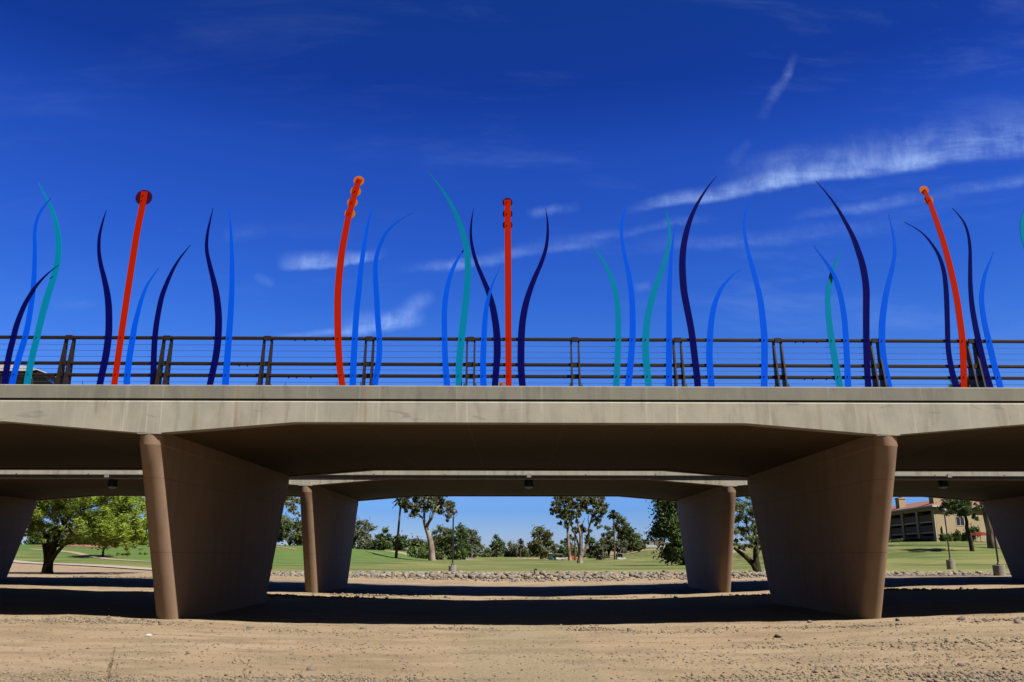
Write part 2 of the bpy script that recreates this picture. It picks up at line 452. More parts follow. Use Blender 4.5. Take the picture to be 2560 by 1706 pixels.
# ------------------------------------------------------------------ terrain
def ss_(t): t = np.clip(t, 0, 1); return t * t * (3 - 2 * t)
def Yedge(x):
    x = np.asarray(x, float)
    return np.where(x < -16, 59.2 + (-16 - x) * .92, 57.8 + np.clip(-x, 0, 16) * .0875)
def wav(x, y, a, b, p): return np.sin(x * a + p) * np.cos(y * b + p * 1.7)
def chan(x, y):
    h = -.185 + .59 * (1 - np.exp(-(x / 16.) ** 2))
    h = h + .018 * wav(x, y, .9, .7, .4) + .012 * wav(x, y, 2.1, 1.7, 2.1) + .008 * wav(x + y, y - x, 3.3, 2.9, 1.1)
    # low gravel mounds along the edge of the shade
    for cx, cy, rx, ry, a in ((-11.3, 22.1, 1.6, .5, .07), (1.4, 22.0, 1.2, .35, .05), (6.6, 21.9, 1.4, .3, .035), (-10.5, 34.6, 3.2, .6, .05), (13.2, 35.0, 3.0, .6, .06), (-6.5, 36.6, 1.6, .5, .04), (-4.3, 22.0, 1.6, .3, .02)):
        h = h + a * np.exp(-((x - cx) / rx) ** 2 - ((y - cy) / ry) ** 2)
    return h
def lawnh(x, y):
    h = .42 - .0022 * np.clip(y - 57, 0, 190) + .65 * ss_((y - 265) / 80.) + .5 * np.exp(-((x + 28) / 30.) ** 2 - ((y - 200) / 24.) ** 2) + .2 * np.exp(-((x - 12) / 12.) ** 2 - ((y - 195) / 20.) ** 2)
    h = h + 2.9 * ss_((y - 72) / 45.) * ss_((x - 30) / 20.) + 1.3 * ss_((y - 118) / 60.) * ss_((x - 40) / 30.)
    h = h + 3.0 * ss_((y - 66) / 85.) * ss_((-x - 20) / 24.)
    fade = ss_((y - 60) / 14.)
    h = h + fade * (.16 * wav(x, y, .11, .085, 1.3) + .10 * wav(x, y, .05, .17, 3.0))
    h = h + .55 * np.exp(-((x + 14) / 9.) ** 2 - ((y - 100) / 10.) ** 2) + 1.0 * np.exp(-((x - 34) / 17.) ** 2 - ((y - 165) / 12.) ** 2)
    return h
def H(x, y):
    x = np.asarray(x, float); y = np.asarray(y, float)
    ye = Yedge(x)
    t = ss_((y - 52.3) / np.maximum(ye - 2.4 - 52.3, .5))
    return chan(x, np.minimum(y, 54)) * (1 - t) + lawnh(x, y) * t
def hz(x, y): return float(H(x, y))
def grid(name, xs, yfun, ts, zoff, m_, kind='structure', smooth=True):
    X, T = np.meshgrid(xs, ts)
    Y = yfun(X, T)
    Z = H(X, Y) + zoff
    V = np.stack([X, Y, Z], -1).reshape(-1, 3)
    ny, nx = X.shape
    i = np.arange(ny - 1)[:, None] * nx + np.arange(nx - 1)[None, :]
    F = np.stack([i, i + 1, i + 1 + nx, i + nx], -1).reshape(-1, 4)
    o = np_mesh(name, V, F, m_, smooth=smooth)
    tag(o, kind=kind)
    return o
def geom(a, b, n): return a + (b - a) * (np.linspace(0, 1, n) ** 3)
xs_g = np.concatenate([-geom(60, 2500, 30)[::-1], np.linspace(-58, -20, 60), np.linspace(-19.8, 19.8, 190), np.linspace(20, 58, 60), geom(60, 2500, 30)])
ys_g = np.concatenate([-geom(2, 600, 14)[::-1], np.linspace(0, 9.5, 20), np.linspace(9.7, 26, 130), np.linspace(26.3, 60, 130), np.linspace(60.5, 130, 70), geom(131, 4000, 50)])

def dirt_mat():
    m, t, b = mat('desert_dirt', .95, .08)
    co = t.n('ShaderNodeTexCoord').outputs['Object']
    sp = t.n('ShaderNodeSeparateXYZ'); t.link(co, sp.inputs[0]); x, y, z = sp.outputs
    big = t.noise(t.mapping(co, (.25, .8, 1)), .9, 6., .6)
    c = t.mix(t.ss(big, .3, .7), (.57, .42, .268), (.66, .50, .33))
    med = t.noise(t.mapping(co, (.6, 1.6, 1)), 2.6, 6., .65)
    c = t.mix(t.m('MULTIPLY', t.ss(med, .48, .72), .55), c, (.46, .335, .205))
    # gritty patches
    g1 = t.noise(co, 34., 5., .7); g2 = t.noise(co, 95., 3., .6)
    patch = t.ss(t.noise(t.mapping(co, (.35, .8, 1), loc=(4, 1, 0)), 1.3, 5., .6), .44, .60)
    nearb = t.ss(y, 11.0, 15.5, 1., 0.)
    patch = t.m('MAXIMUM', patch, t.m('MULTIPLY', nearb, .8))
    c = t.mix(t.m('MULTIPLY', t.ss(g1, .50, .66), t.m('MULTIPLY_ADD', patch, .45, .16)), c, (.20, .145, .095))
    c = t.mix(t.m('MULTIPLY', t.ss(g2, .56, .70), t.m('MULTIPLY_ADD', patch, .45, .22)), c, (.78, .64, .47))
    vs_ = t.n('ShaderNodeTexVoronoi'); t.link(co, vs_.inputs['Vector']); vs_.inputs['Scale'].default_value = 11
    sel = t.n('ShaderNodeSeparateColor'); t.link(vs_.outputs['Color'], sel.inputs[0])
    dots = t.m('MULTIPLY', t.ss(vs_.outputs['Distance'], .10, .2, 1., 0.), t.ss(sel.outputs[0], .80, .84))
    c = t.mix(t.m('MULTIPLY', dots, t.m('MULTIPLY_ADD', t.ss(t.noise(co, .9, 4., .6), .45, .6), .5, .03)), c, (.15, .11, .08))
    vs2 = t.n('ShaderNodeTexVoronoi'); t.link(co, vs2.inputs['Vector']); vs2.inputs['Scale'].default_value = 24
    sel2 = t.n('ShaderNodeSeparateColor'); t.link(vs2.outputs['Color'], sel2.inputs[0])
    c = t.mix(t.m('MULTIPLY', t.m('MULTIPLY', t.ss(vs2.outputs['Distance'], .15, .28, 1., 0.), t.ss(sel2.outputs[1], .80, .84)), .5), c, (.68, .58, .44))
    # wheel ruts and drag marks running along the wash
    rut = t.noise(t.mapping(co, (.12, 2.2, 1), loc=(0, 3, 0)), 1.6, 5., .6)
    c = t.mix(t.m('MULTIPLY', t.ss(rut, .52, .66), .3), c, (.42, .30, .19))
    # pale exposed-aggregate low-flow strip down the middle
    wob_ = t.m('MULTIPLY', t.m('SUBTRACT', t.noise(co, .8, 4., .6), .5), .7)
    xw = t.m('ADD', x, wob_)
    strip = t.m('MULTIPLY', t.ss(xw, -1.15, -.85), t.ss(xw, 1.15, 1.45, 1., 0.))
    strip = t.m('MULTIPLY', strip, t.ss(y, 25., 27., 1., 0.))
    vo = t.n('ShaderNodeTexVoronoi'); t.link(co, vo.inputs['Vector']); vo.inputs['Scale'].default_value = 28
    agg = t.mix(t.ss(t.noise(co, 42., 4., .7), .42, .62), (.74, .60, .40), (.44, .345, .215))
    agg = t.mix(t.m('MULTIPLY', t.ss(vo.outputs['Distance'], .1, .5, 0., 1.), .35), agg, (.30, .23, .14))
    c = t.mix(t.m('MULTIPLY', strip, .95), c, agg)
    # redder bank soil on the far side
    c = t.mix(t.m('MULTIPLY', t.ss(y, 50., 54.), .55), c, (.47, .35, .24))
    t.link(c, b.inputs['Base Color'])
    h = t.m('ADD', t.m('MULTIPLY', g1, t.m('MULTIPLY_ADD', patch, .8, .5)), t.m('MULTIPLY', t.noise(co, 9., 5., .6), 1.1))
    h = t.m('ADD', h, t.m('MULTIPLY', g2, .35))
    bump(t, b, h, .9, .05)
    return m
M['dirt'] = dirt_mat()
def grass_mat():
    m, t, b = mat('golf_grass', .9, .08)
    co = t.n('ShaderNodeTexCoord').outputs['Object']
    sp = t.n('ShaderNodeSeparateXYZ'); t.link(co, sp.inputs[0]); x, y, z = sp.outputs
    band = t.noise(t.mapping(co, (.012, .075, 1)), 3., 4., .55)
    c = t.mix(t.ss(band, .35, .65), (.15, .20, .055), (.32, .315, .115))
    pat = t.noise(t.mapping(co, (.05, .12, 1), loc=(2, 5, 0)), 2.2, 5., .6)
    c = t.mix(t.m('MULTIPLY', t.ss(pat, .54, .70), .7), c, (.46, .39, .18))
    c = t.mix(t.m('MULTIPLY', t.ss(y, 57., 74., 1., 0.), .55), c, (.44, .42, .17))
    dk = t.noise(t.mapping(co, (.03, .09, 1), loc=(8, 1, 0)), 2.4, 4.)
    c = t.mix(t.m('MULTIPLY', t.ss(dk, .52, .68), .5), c, (.075, .165, .03))
    c = t.mix(t.m('MULTIPLY', t.ss(x, -12., -28.), t.ss(t.m('ADD', y, t.m('MULTIPLY', x, .92)), 45., 58., 0., .7)), c, (.12, .235, .045))
    t.link(c, b.inputs['Base Color'])
    bump(t, b, t.m('ADD', t.noise(co, 18., 4.), t.noise(co, 3., 3.)), .6, .08)
    return m
M['grass'] = grass_mat()
M['sidewalk'] = concrete('pale_path_concrete', (.58, .50, .42), (.4, .34, .28), .3, streak=False, pits=False)
M['asphalt'] = plain('worn_path_asphalt', (.34, .275, .215), .9, .1, var=.15, scale=.8)

grid('ground', xs_g, lambda X, T: T, ys_g, 0.0, M['dirt'])
ts_l = np.concatenate([np.linspace(0, 90, 130), geom(91, 4000, 50)])
grid('lawn', xs_g, lambda X, T: Yedge(X) + T, ts_l, .06, M['grass'])
xs_p = np.concatenate([np.linspace(-90, -20, 60), np.linspace(-19.5, 60, 120)])
o = grid('park_path', xs_p, lambda X, T: Yedge(X) - 2.2 + T, np.array([0, .7, 1.4, 2.2]), .075, M['sidewalk'])
for v in o.data.vertices: pass
grid('service_path', np.linspace(-18, 60, 140), lambda X, T: 50.0 + 2.6 * ss_((X - 16) / 16.) + T, np.array([0, .6, 1.2, 1.75]), .012, M['asphalt'])
# thin second path and a bare clay patch crossing the lawn on the left rise, and two bare patches on the fairway
def ribbon(name, pts, wdt, zoff, m_):
    V = []; n = 60
    P = np.array(pts, float); tt = np.linspace(0, len(P) - 1, n)
    X = np.interp(tt, range(len(P)), P[:, 0]); Y = np.interp(tt, range(len(P)), P[:, 1])
    for x, y in zip(X, Y):
        V.append((x, y - wdt / 2, hz(x, y - wdt / 2) + zoff)); V.append((x, y + wdt / 2, hz(x, y + wdt / 2) + zoff))
    F = [(2 * i, 2 * i + 2, 2 * i + 3, 2 * i + 1) for i in range(n - 1)]
    return tag(np_mesh(name, np.array(V), np.array(F), m_, smooth=True), kind='structure')
M['clay'] = plain('bare_clay', (.42, .22, .15), .95, .05, var=.2, scale=.6)
M['sandy'] = plain('dry_sand_path', (.50, .38, .28), .95, .05, var=.15, scale=.6)
ribbon('clay_path', [(-66, 118), (-55, 108), (-44, 95), (-36, 88), (-20, 82)], 1.6, .10, M['sandy'])
ribbon('clay_patch', [(-75, 138), (-62, 128), (-56, 121)], 8., .11, M['clay'])
ribbon('clay_patch', [(-58, 150), (-48, 146), (-36, 143)], 3., .11, M['clay'])
ribbon('bare_patch', [(26, 155), (33, 157), (42, 158)], 6., .10, M['sandy'])
ribbon('bare_patch', [(-6, 150), (2, 148), (12, 146)], 3., .10, M['sandy'])

# ------------------------------------------------------------------ bridges
PIERX = [-43.6, -26.3, -8.86, 9.17, 26.2, 43.4]
ZT, ZMID, ZPIER = 5.615, 4.70, 4.435
def zb(x):
    d = min(abs(x - p) for p in PIERX)
    return ZPIER + (ZMID - ZPIER) * min(1, max(0, (d - .3) / 3.2))
xst = sorted(set([round(v, 3) for p in PIERX for v in (p - 3.5, p - .3, p + .3, p + 3.5)] + [float(v) for v in range(-60, 61, 4)]))
def loft(secfun, name, mats, parent, mifun=None, smooth=None):
    mb = MB(); S = [secfun(x) for x in xst]; n = len(S[0])
    vs = [(x, y + SK * x, z) for x, s_ in zip(xst, S) for y, z in s_]
    fs = []; mi = []
    for i in range(len(xst) - 1):
        for k in range(n):
            q = (k + 1) % n
            fs.append((i * n + k, i * n + q, (i + 1) * n + q, (i + 1) * n + k)); mi.append(mifun(k) if mifun else 0)
    fs.append(tuple(range(n))); mi.append(0)
    fs.append(tuple((len(xst) - 1) * n + k for k in range(n))[::-1]); mi.append(0)
    mb.v = vs; mb.f = fs; mb.mi = mi
    return mb.build(name, mats, parent, smooth)
def bridge(label, y0, y1, fmat, deck_z=5.27):
    root = thing('road_bridge', label, 'bridge', (0, y0, 0), 'concrete road bridges over the wash')
    W = y1 - y0
    def sec(x):
        b_ = zb(x)
        return [(0, b_), (0, 5.19), (.03, 5.222), (.13, 5.222), (.13, deck_z), (W - .13, deck_z), (W - .13, 5.222), (W - .03, 5.222), (W, 5.19), (W, b_),
                (W - .36, b_), (W - .38, b_ + .035), (.38, b_ + .035), (.36, b_)]
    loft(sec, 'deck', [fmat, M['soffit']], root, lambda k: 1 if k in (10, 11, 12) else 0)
    for s_ in (0, 1):
        f = (lambda y: y) if s_ == 0 else (lambda y: W - y)
        def secp(x, f=f): return [(f(.0), 5.278), (f(0), 5.59), (f(.028), 5.617), (f(.44), 5.617), (f(.46), 5.278)]
        loft(secp, 'parapet', M['parapet'], root)
    def road(x): return [(.5, deck_z + .004), (.5, deck_z + .05), (W - .5, deck_z + .05), (W - .5, deck_z + .004)]
    loft(road, 'road_surface', M['asphalt'], root)
    for px_ in PIERX:
        mb = MB(); r = .275; N = 10
        lv = [-.7, 0, .9, 1.9, 2.9, 3.6, 4.14, 4.16, 4.6]
        def yf(z): return 2.02 - 2.015 * z / 4.15 if z < 4.15 else .005
        n = 0
        for z in lv:
            f = yf(z); g = W - f; rr = r + (.02 if z > 4.15 else 0) - (.03 if z < 0 else 0)
            ring = []
            for k in range(N + 1):
                a = math.pi + math.pi * k / N
                ring.append((px_ + rr * math.cos(a), f + .85 * rr + .85 * rr * math.sin(a) + SK * px_, z))
            for k in range(N + 1):
                a = math.pi * k / N
                ring.append((px_ + rr * math.cos(a), g - rr + rr * math.sin(a) + SK * px_, z))
            n = len(ring); mb.v += ring
        for i in range(len(lv) - 1):
            for k in range(n):
                q = (k + 1) % n
                mb.f.append((i * n + k, i * n + q, (i + 1) * n + q, (i + 1) * n + k)); mb.mi.append(0)
        mb.f.append(tuple(range(n))); mb.f.append(tuple((len(lv) - 1) * n + k for k in range(n))); mb.mi += [0, 0]
        mb.build('pier', M['pier'], root, 28)
        mb = MB(); q0 = SK * px_
        mb.box(px_ - .29, px_ + .29, q0 + .002, q0 + .34, 4.405, 4.455); mb.build('pier_collar', fmat, root)
    return root
near = bridge('near concrete road bridge with brown wall piers, carrying the railing and blades', 20.5, 32.7, M['fascia'])
far = bridge('second concrete bridge behind the near one, with a dark conduit along its edge', 36.2, 47.3, M['farfascia'])
# conduit along the far bridge
mb = MB()
p = [(x, -.05 + SK * x, 4.83) for x in range(-58, 59, 4)]
mb.tube(p, .034, 8)
for x in range(-57, 58, 3): mb.box(x - .02, x + .02, -.045 + SK * x, 0.0 + SK * x, 4.86, 4.90)
mb.build('conduit', M['black'], far, 40)
for i, (px_, py_, lb) in enumerate(((282, 1209, 'round black light under the far bridge near the left brown pier'), (1322, 1209, 'round black light hanging under the middle of the far bridge'),
                        (2358, 1209, 'round black light under the far bridge at the right, above the apartment block'))):
    c = at(px_, py_, 36.75, SK)
    t = thing('bridge_light', lb, 'light', (c[0], c[1], c[2]), 'lights hung from the far bridge')
    dz = 0
    mb = MB(); mb.lathe([(.12, .17), (.19, .14), (.20, .0), (.20, -.13), (.17, -.15)], 20); mb.box(-.05, .05, -.05, .05, .17, .5); mb.build('housing', M['black'], t, 40)
    mb = MB(); mb.lathe([(.165, -.150), (.16, -.18), (.10, -.20)], 20); mb.build('lens', M['lens'], t, 40)
    mb = MB(); mb.box(-.09, .09, -.65, -.58, .20, .36); mb.build('junction_box', M['galv'], t)
    mb = MB(); mb.tube([(.07, -.6, .25), (.16, -.5, .22), (.2, -.3, .18), (.14, -.1, .12)], .014, 6); mb.build('flexible_conduit', M['galv'], t, 40)

# ------------------------------------------------------------------ railing on the near parapet
RY = 20.5
rail = thing('railing', 'dark bronze steel railing with thin cables along the near bridge parapet', 'railing', (0, 0, 0))
def skx(x, y): return y + SK * x
def hrail(name, z, hh, y, m_):
    mb = MB()
    xs = [x * 2.0 for x in range(-14, 15)]
    n = 8; prof = []
    for a, b_ in ((-.5, -.8), (.5, -.8), (.85, -.45), (.85, .45), (.5, .8), (-.5, .8), (-.85, .45), (-.85, -.45)): prof.append((a * hh * 1.2, b_ * hh * 1.22))
    for x in xs:
        for a, b_ in prof: mb.v.append((x, skx(x, y) + a, z + b_))
    for i in range(len(xs) - 1):
        for k in range(n):
            q = (k + 1) % n
            mb.f.append((i * n + k, i * n + q, (i + 1) * n + q, (i + 1) * n + k)); mb.mi.append(0)
    return mb
POSTS = [-24.2, -21.6, -19.0, -16.4, -13.8, -11.2, -8.76, -6.24, -3.68, -1.12, 1.52, 4.13, 6.69, 9.18, 11.67, 14.2, 16.8, 19.4, 22.0, 24.6]
for nm, z in (('top_rail', 6.86), ('middle_rail', 6.20), ('bottom_rail', 5.90)):
    mb = hrail(nm, z, .042, 20.735, M['steel'])
    for x in POSTS: mb.box(x - .08, x + .08, skx(x, 20.68), skx(x, 20.79), z - .052, z + .052)
    mb.build(nm, M['steel'], rail)
for z in (6.684, 6.531, 6.375, 6.057, 5.735):
    mb = MB(); mb.tube([(x * 4., skx(x * 4., 20.735), z) for x in range(-7, 8)], .0052, 6); mb.build('cable', M['cable'], rail, 60)
for x in POSTS:
    for s_ in (-.095, .095):
        mb = MB(); xx = x + s_; h_ = .019
        poly = [(.035, 5.617), (.36, 5.617), (.345, 6.915), (.25, 6.915)]
        v_ = [(xx + d, RY + SK * xx + a, z) for d in (-h_, h_) for a, z in poly]
        mb.add(v_, [(0, 1, 2, 3), (7, 6, 5, 4), (0, 4, 5, 1), (1, 5, 6, 2), (2, 6, 7, 3), (3, 7, 4, 0)])
        # base plate with anchor studs
        e = 1 if s_ > 0 else -1
        mb.box(xx + e * h_ - .0 if e > 0 else xx - h_ - .06, xx + h_ + .06 if e > 0 else xx - h_, RY + SK * xx + .05, RY + SK * xx + .34, 5.619, 5.632)
        for yy in (.09, .29): mb.tube([(xx + e * .05, RY + SK * xx + yy, 5.63), (xx + e * .05, RY + SK * xx + yy, 5.70)], .009, 6)
        mb.build('post', M['steel'], rail)
for x, z in ((-5.55, 6.86), (-5.3, 6.86), (-5.02, 6.86), (-4.8, 6.86), (-5.65, 5.90), (-5.45, 5.90), (-5.1, 5.90), (7.15, 6.86), (7.35, 6.86), (7.7, 6.86), (7.3, 5.90), (7.5, 5.90), (7.85, 5.90), (8.05, 5.90), (-6.9, 6.2), (-6.7, 6.2)):
    mb = MB(); mb.lathe([(.018, -.02), (.018, .0), (.006, .008)], 8, (x, skx(x, 20.735), z - .045)); mb.build('fastener', M['steel'], rail)

# ------------------------------------------------------------------ coloured blades
BLADES=[
 ('navy',[(-12.59,5.634,0.157),(-12.605,5.873,0.158),(-12.595,6.397,0.152),(-12.554,6.829,0.146),(-12.513,7.193,0.139),(-12.401,7.633,0.126),(-12.25,7.986,0.105),(-12.083,8.255,0.078),(-11.868,8.501,0.046),(-11.619,8.71,0.007)]),
 ('blue',[(-12.426,5.634,0.157),(-12.403,5.874,0.154),(-12.342,6.362,0.152),(-12.27,6.83,0.146),(-12.239,7.304,0.14),(-12.235,7.856,0.13),(-12.26,8.416,0.124),(-12.34,9.173,0.1),(-12.404,9.633,0.086),(-12.389,10.021,0.072),(-12.296,10.295,0.054),(-12.112,10.595,0.007)]),
 ('teal',[(-12.047,5.635,0.161),(-12.049,5.875,0.161),(-12.018,6.363,0.162),(-11.971,6.832,0.163),(-11.932,7.305,0.168),(-11.867,7.858,0.172),(-11.786,8.362,0.163),(-11.741,8.796,0.156),(-11.759,9.176,0.153),(-11.824,9.56,0.143),(-11.943,9.946,0.119),(-12.114,10.335,0.09),(-12.301,10.649,0.062),(-12.463,10.905,0.036),(-12.588,11.103,0.007)]),
 ('navy',[(-10.271,5.641,0.165),(-10.248,5.882,0.165),(-10.206,6.371,0.173),(-10.199,6.839,0.171),(-10.224,7.203,0.168),(-10.29,7.681,0.165),(-10.376,8.052,0.152),(-10.494,8.426,0.131),(-10.624,8.803,0.107),(-10.713,9.183,0.086),(-10.741,9.567,0.072),(-10.704,9.955,0.043),(-10.647,10.268,0.007)]),
 ('blue',[(-9.605,5.644,0.158),(-9.622,5.884,0.159),(-9.617,6.373,0.152),(-9.593,6.842,0.146),(-9.576,7.17,0.133),(-9.535,7.5,0.116),(-9.477,7.87,0.095),(-9.375,8.244,0.06),(-9.264,8.47,0.036),(-9.131,8.698,0.007)]),
 ('navy',[(-8.955,5.646,0.158),(-8.988,6.053,0.152),(-9.018,6.411,0.142),(-9.038,6.844,0.14),(-9.031,7.319,0.133),(-8.983,7.873,0.127),(-8.896,8.247,0.113),(-8.774,8.624,0.085),(-8.636,8.929,0.057),(-8.493,9.159,0.032),(-8.38,9.324,0.007)]),
 ('navy',[(-7.568,5.651,0.155),(-7.53,5.892,0.159),(-7.475,6.381,0.167),(-7.463,6.851,0.171),(-7.49,7.326,0.172),(-7.543,7.695,0.169),(-7.62,8.067,0.156),(-7.731,8.441,0.132),(-7.853,8.819,0.111),(-7.955,9.2,0.09),(-7.975,9.585,0.072),(-7.94,9.974,0.043),(-7.89,10.358,0.007)]),
 ('blue',[(-7.181,5.652,0.169),(-7.187,6.132,0.16),(-7.194,6.852,0.154),(-7.202,7.512,0.148),(-7.22,8.069,0.135),(-7.258,8.633,0.118),(-7.312,9.204,0.093),(-7.385,9.783,0.061),(-7.473,10.33,0.007)]),
 ('blue',[(-4.033,5.638,0.163),(-4.039,6.143,0.16),(-4.036,6.83,0.151),(-4.025,7.527,0.149),(-3.993,8.086,0.143),(-3.965,8.652,0.129),(-3.918,9.226,0.108),(-3.852,9.807,0.073),(-3.812,10.081,0.051),(-3.734,10.404,0.007)]),
 ('blue',[(-3.496,5.639,0.16),(-3.466,5.86,0.153),(-3.425,6.146,0.147),(-3.406,6.47,0.14),(-3.42,6.832,0.141),(-3.476,7.345,0.142),(-3.526,7.901,0.135),(-3.569,8.352,0.129),(-3.591,8.73,0.119),(-3.567,9.036,0.108),(-3.485,9.344,0.098),(-3.344,9.655,0.084),(-3.145,9.89,0.062),(-2.949,10.048,0.04),(-2.676,10.207,0.007)]),
 ('blue',[(-1.689,5.645,0.16),(-1.74,6.152,0.151),(-1.778,6.84,0.141),(-1.796,7.538,0.139),(-1.775,7.911,0.132),(-1.717,8.286,0.122),(-1.616,8.666,0.101),(-1.488,8.972,0.072),(-1.346,9.203,0.044),(-1.171,9.405,0.007)]),
 ('teal',[(-1.4,5.636,0.16),(-1.401,6.153,0.168),(-1.355,6.841,0.173),(-1.302,7.356,0.174),(-1.249,7.913,0.172),(-1.222,8.289,0.169),(-1.209,8.668,0.162),(-1.228,9.05,0.159),(-1.288,9.435,0.149),(-1.399,9.823,0.135),(-1.544,10.215,0.114),(-1.746,10.609,0.088),(-1.951,10.926,0.059),(-2.127,11.166,0.033),(-2.276,11.358,0.007)]),
 ('navy',[(-0.505,5.639,0.157),(-0.465,6.157,0.168),(-0.449,6.445,0.18),(-0.454,6.845,0.18),(-0.491,7.249,0.174),(-0.576,7.73,0.164),(-0.685,8.104,0.143),(-0.836,8.48,0.122),(-0.987,8.86,0.101),(-1.093,9.243,0.087),(-1.148,9.63,0.066),(-1.138,10.021,0.044),(-1.084,10.392,0.007)]),
 ('blue',[(-0.783,5.638,0.16),(-0.802,6.156,0.154),(-0.786,6.844,0.141),(-0.759,7.358,0.128),(-0.719,7.729,0.111),(-0.653,8.029,0.079),(-0.561,8.331,0.047),(-0.383,8.749,0.007)]),
 ('navy',[(0.19,5.63,0.168),(0.166,5.873,0.171),(0.149,6.231,0.176),(0.158,6.848,0.177),(0.195,7.326,0.171),(0.268,7.734,0.165),(0.373,8.109,0.151),(0.512,8.488,0.137),(0.674,8.87,0.116),(0.798,9.255,0.095),(0.853,9.643,0.073),(0.853,10.035,0.048),(0.809,10.401,0.007)]),
 ('teal',[(2.521,5.631,0.161),(2.569,6.168,0.152),(2.616,6.859,0.146),(2.632,7.374,0.147),(2.622,7.746,0.14),(2.579,8.121,0.13),(2.482,8.499,0.112),(2.326,8.88,0.08),(2.162,9.148,0.047),(1.975,9.406,0.007)]),
 ('blue',[(2.819,5.632,0.165),(2.897,6.17,0.162),(2.975,6.86,0.156),(3.0,7.376,0.15),(3.006,7.748,0.144),(2.99,8.123,0.137),(2.953,8.502,0.123),(2.893,8.883,0.102),(2.829,9.268,0.088),(2.791,9.656,0.073),(2.804,9.97,0.066),(2.874,10.285,0.048),(2.974,10.524,0.03),(3.119,10.757,0.007)]),
 ('teal',[(3.341,5.634,0.161),(3.307,6.171,0.169),(3.295,6.497,0.174),(3.312,6.862,0.174),(3.357,7.267,0.172),(3.433,7.638,0.172),(3.541,8.013,0.166),(3.68,8.392,0.152),(3.824,8.774,0.131),(3.95,9.159,0.102),(4.034,9.547,0.081),(4.052,9.86,0.063),(4.024,10.136,0.041),(3.988,10.393,0.007)]),
 ('blue',[(3.847,5.636,0.154),(3.875,6.245,0.152),(3.907,6.864,0.146),(3.939,7.566,0.136),(3.972,8.129,0.123),(4.024,8.699,0.102),(4.067,9.083,0.08),(4.122,9.47,0.055),(4.172,9.744,0.033),(4.222,10.027,0.007)]),
 ('navy',[(4.57,5.638,0.165),(4.566,5.888,0.169),(4.547,6.176,0.17),(4.505,6.867,0.171),(4.466,7.272,0.172),(4.398,7.755,0.176),(4.352,8.131,0.177),(4.338,8.51,0.178),(4.346,8.892,0.171),(4.388,9.278,0.165),(4.47,9.667,0.155),(4.593,10.061,0.133),(4.77,10.458,0.104),(4.955,10.778,0.075),(5.146,11.061,0.049),(5.381,11.366,0.008)]),
 ('blue',[(4.915,5.639,0.162),(4.904,6.177,0.163),(4.91,6.467,0.163),(4.947,6.869,0.157),(5.0,7.274,0.147),(5.079,7.646,0.137),(5.183,7.947,0.123),(5.339,8.249,0.102),(5.574,8.517,0.065),(5.728,8.651,0.036),(5.881,8.748,0.007)]),
 ('blue',[(6.235,5.643,0.162),(6.294,6.255,0.163),(6.337,6.875,0.164),(6.335,7.392,0.158),(6.32,7.765,0.152),(6.282,8.141,0.138),(6.218,8.52,0.124),(6.147,8.903,0.11),(6.075,9.288,0.088),(6.032,9.678,0.074),(6.035,9.992,0.063),(6.083,10.269,0.048),(6.17,10.508,0.03),(6.295,10.74,0.007)]),
 ('teal',[(8.157,5.639,0.163),(8.129,5.865,0.163),(8.104,6.189,0.164),(8.078,6.516,0.161),(8.055,6.845,0.158),(8.043,7.214,0.155),(8.042,7.586,0.145),(8.062,7.962,0.138),(8.134,8.341,0.124),(8.254,8.723,0.095),(8.367,8.955,0.066),(8.478,9.148,0.037),(8.605,9.324,0.007)]),
 ('blue',[(8.352,5.64,0.159),(8.388,6.19,0.153),(8.421,6.847,0.147),(8.435,7.29,0.141),(8.425,7.663,0.138),(8.389,8.039,0.131),(8.309,8.418,0.12),(8.199,8.723,0.099),(8.014,9.03,0.062),(7.885,9.222,0.033),(7.782,9.389,0.007)]),
 ('navy',[(8.864,5.641,0.163),(8.89,6.192,0.16),(8.941,6.849,0.165),(9.015,7.591,0.17),(9.073,8.156,0.175),(9.073,8.536,0.172),(9.036,8.92,0.169),(8.954,9.307,0.155),(8.845,9.696,0.13),(8.68,10.089,0.104),(8.535,10.405,0.082),(8.375,10.684,0.056),(8.183,10.964,0.034),(7.999,11.205,0.008)]),
 ('blue',[(9.395,5.643,0.163),(9.343,6.194,0.164),(9.332,6.521,0.165),(9.343,6.851,0.165),(9.398,7.295,0.166),(9.475,7.668,0.16),(9.571,8.045,0.146),(9.694,8.425,0.132),(9.805,8.732,0.117),(9.918,9.118,0.089),(9.965,9.508,0.07),(9.946,9.9,0.045),(9.896,10.284,0.007)]),
 ('navy',[(11.105,5.649,0.163),(11.054,5.911,0.157),(11.027,6.2,0.143),(11.016,6.528,0.133),(11.033,6.858,0.13),(11.09,7.414,0.13),(11.14,7.978,0.131),(11.16,8.357,0.121),(11.15,8.74,0.11),(11.073,9.126,0.092),(10.927,9.436,0.07),(10.738,9.709,0.048),(10.501,9.904,0.034),(10.25,10.048,0.007)]),
 ('navy',[(11.961,5.652,0.164),(11.916,5.914,0.161),(11.878,6.203,0.157),(11.822,6.861,0.155),(11.793,7.306,0.145),(11.779,7.792,0.131),(11.808,8.361,0.114),(11.871,8.937,0.096),(11.913,9.325,0.082),(11.91,9.716,0.067),(11.84,10.032,0.052),(11.703,10.269,0.034),(11.565,10.447,0.008)]),
 ('blue',[(12.216,5.645,0.16),(12.184,5.915,0.157),(12.143,6.204,0.154),(12.085,6.863,0.152),(12.054,7.233,0.138),(12.041,7.606,0.131),(12.06,7.983,0.124),(12.15,8.363,0.11),(12.255,8.67,0.081),(12.412,8.979,0.044),(12.562,9.279,0.007)]),
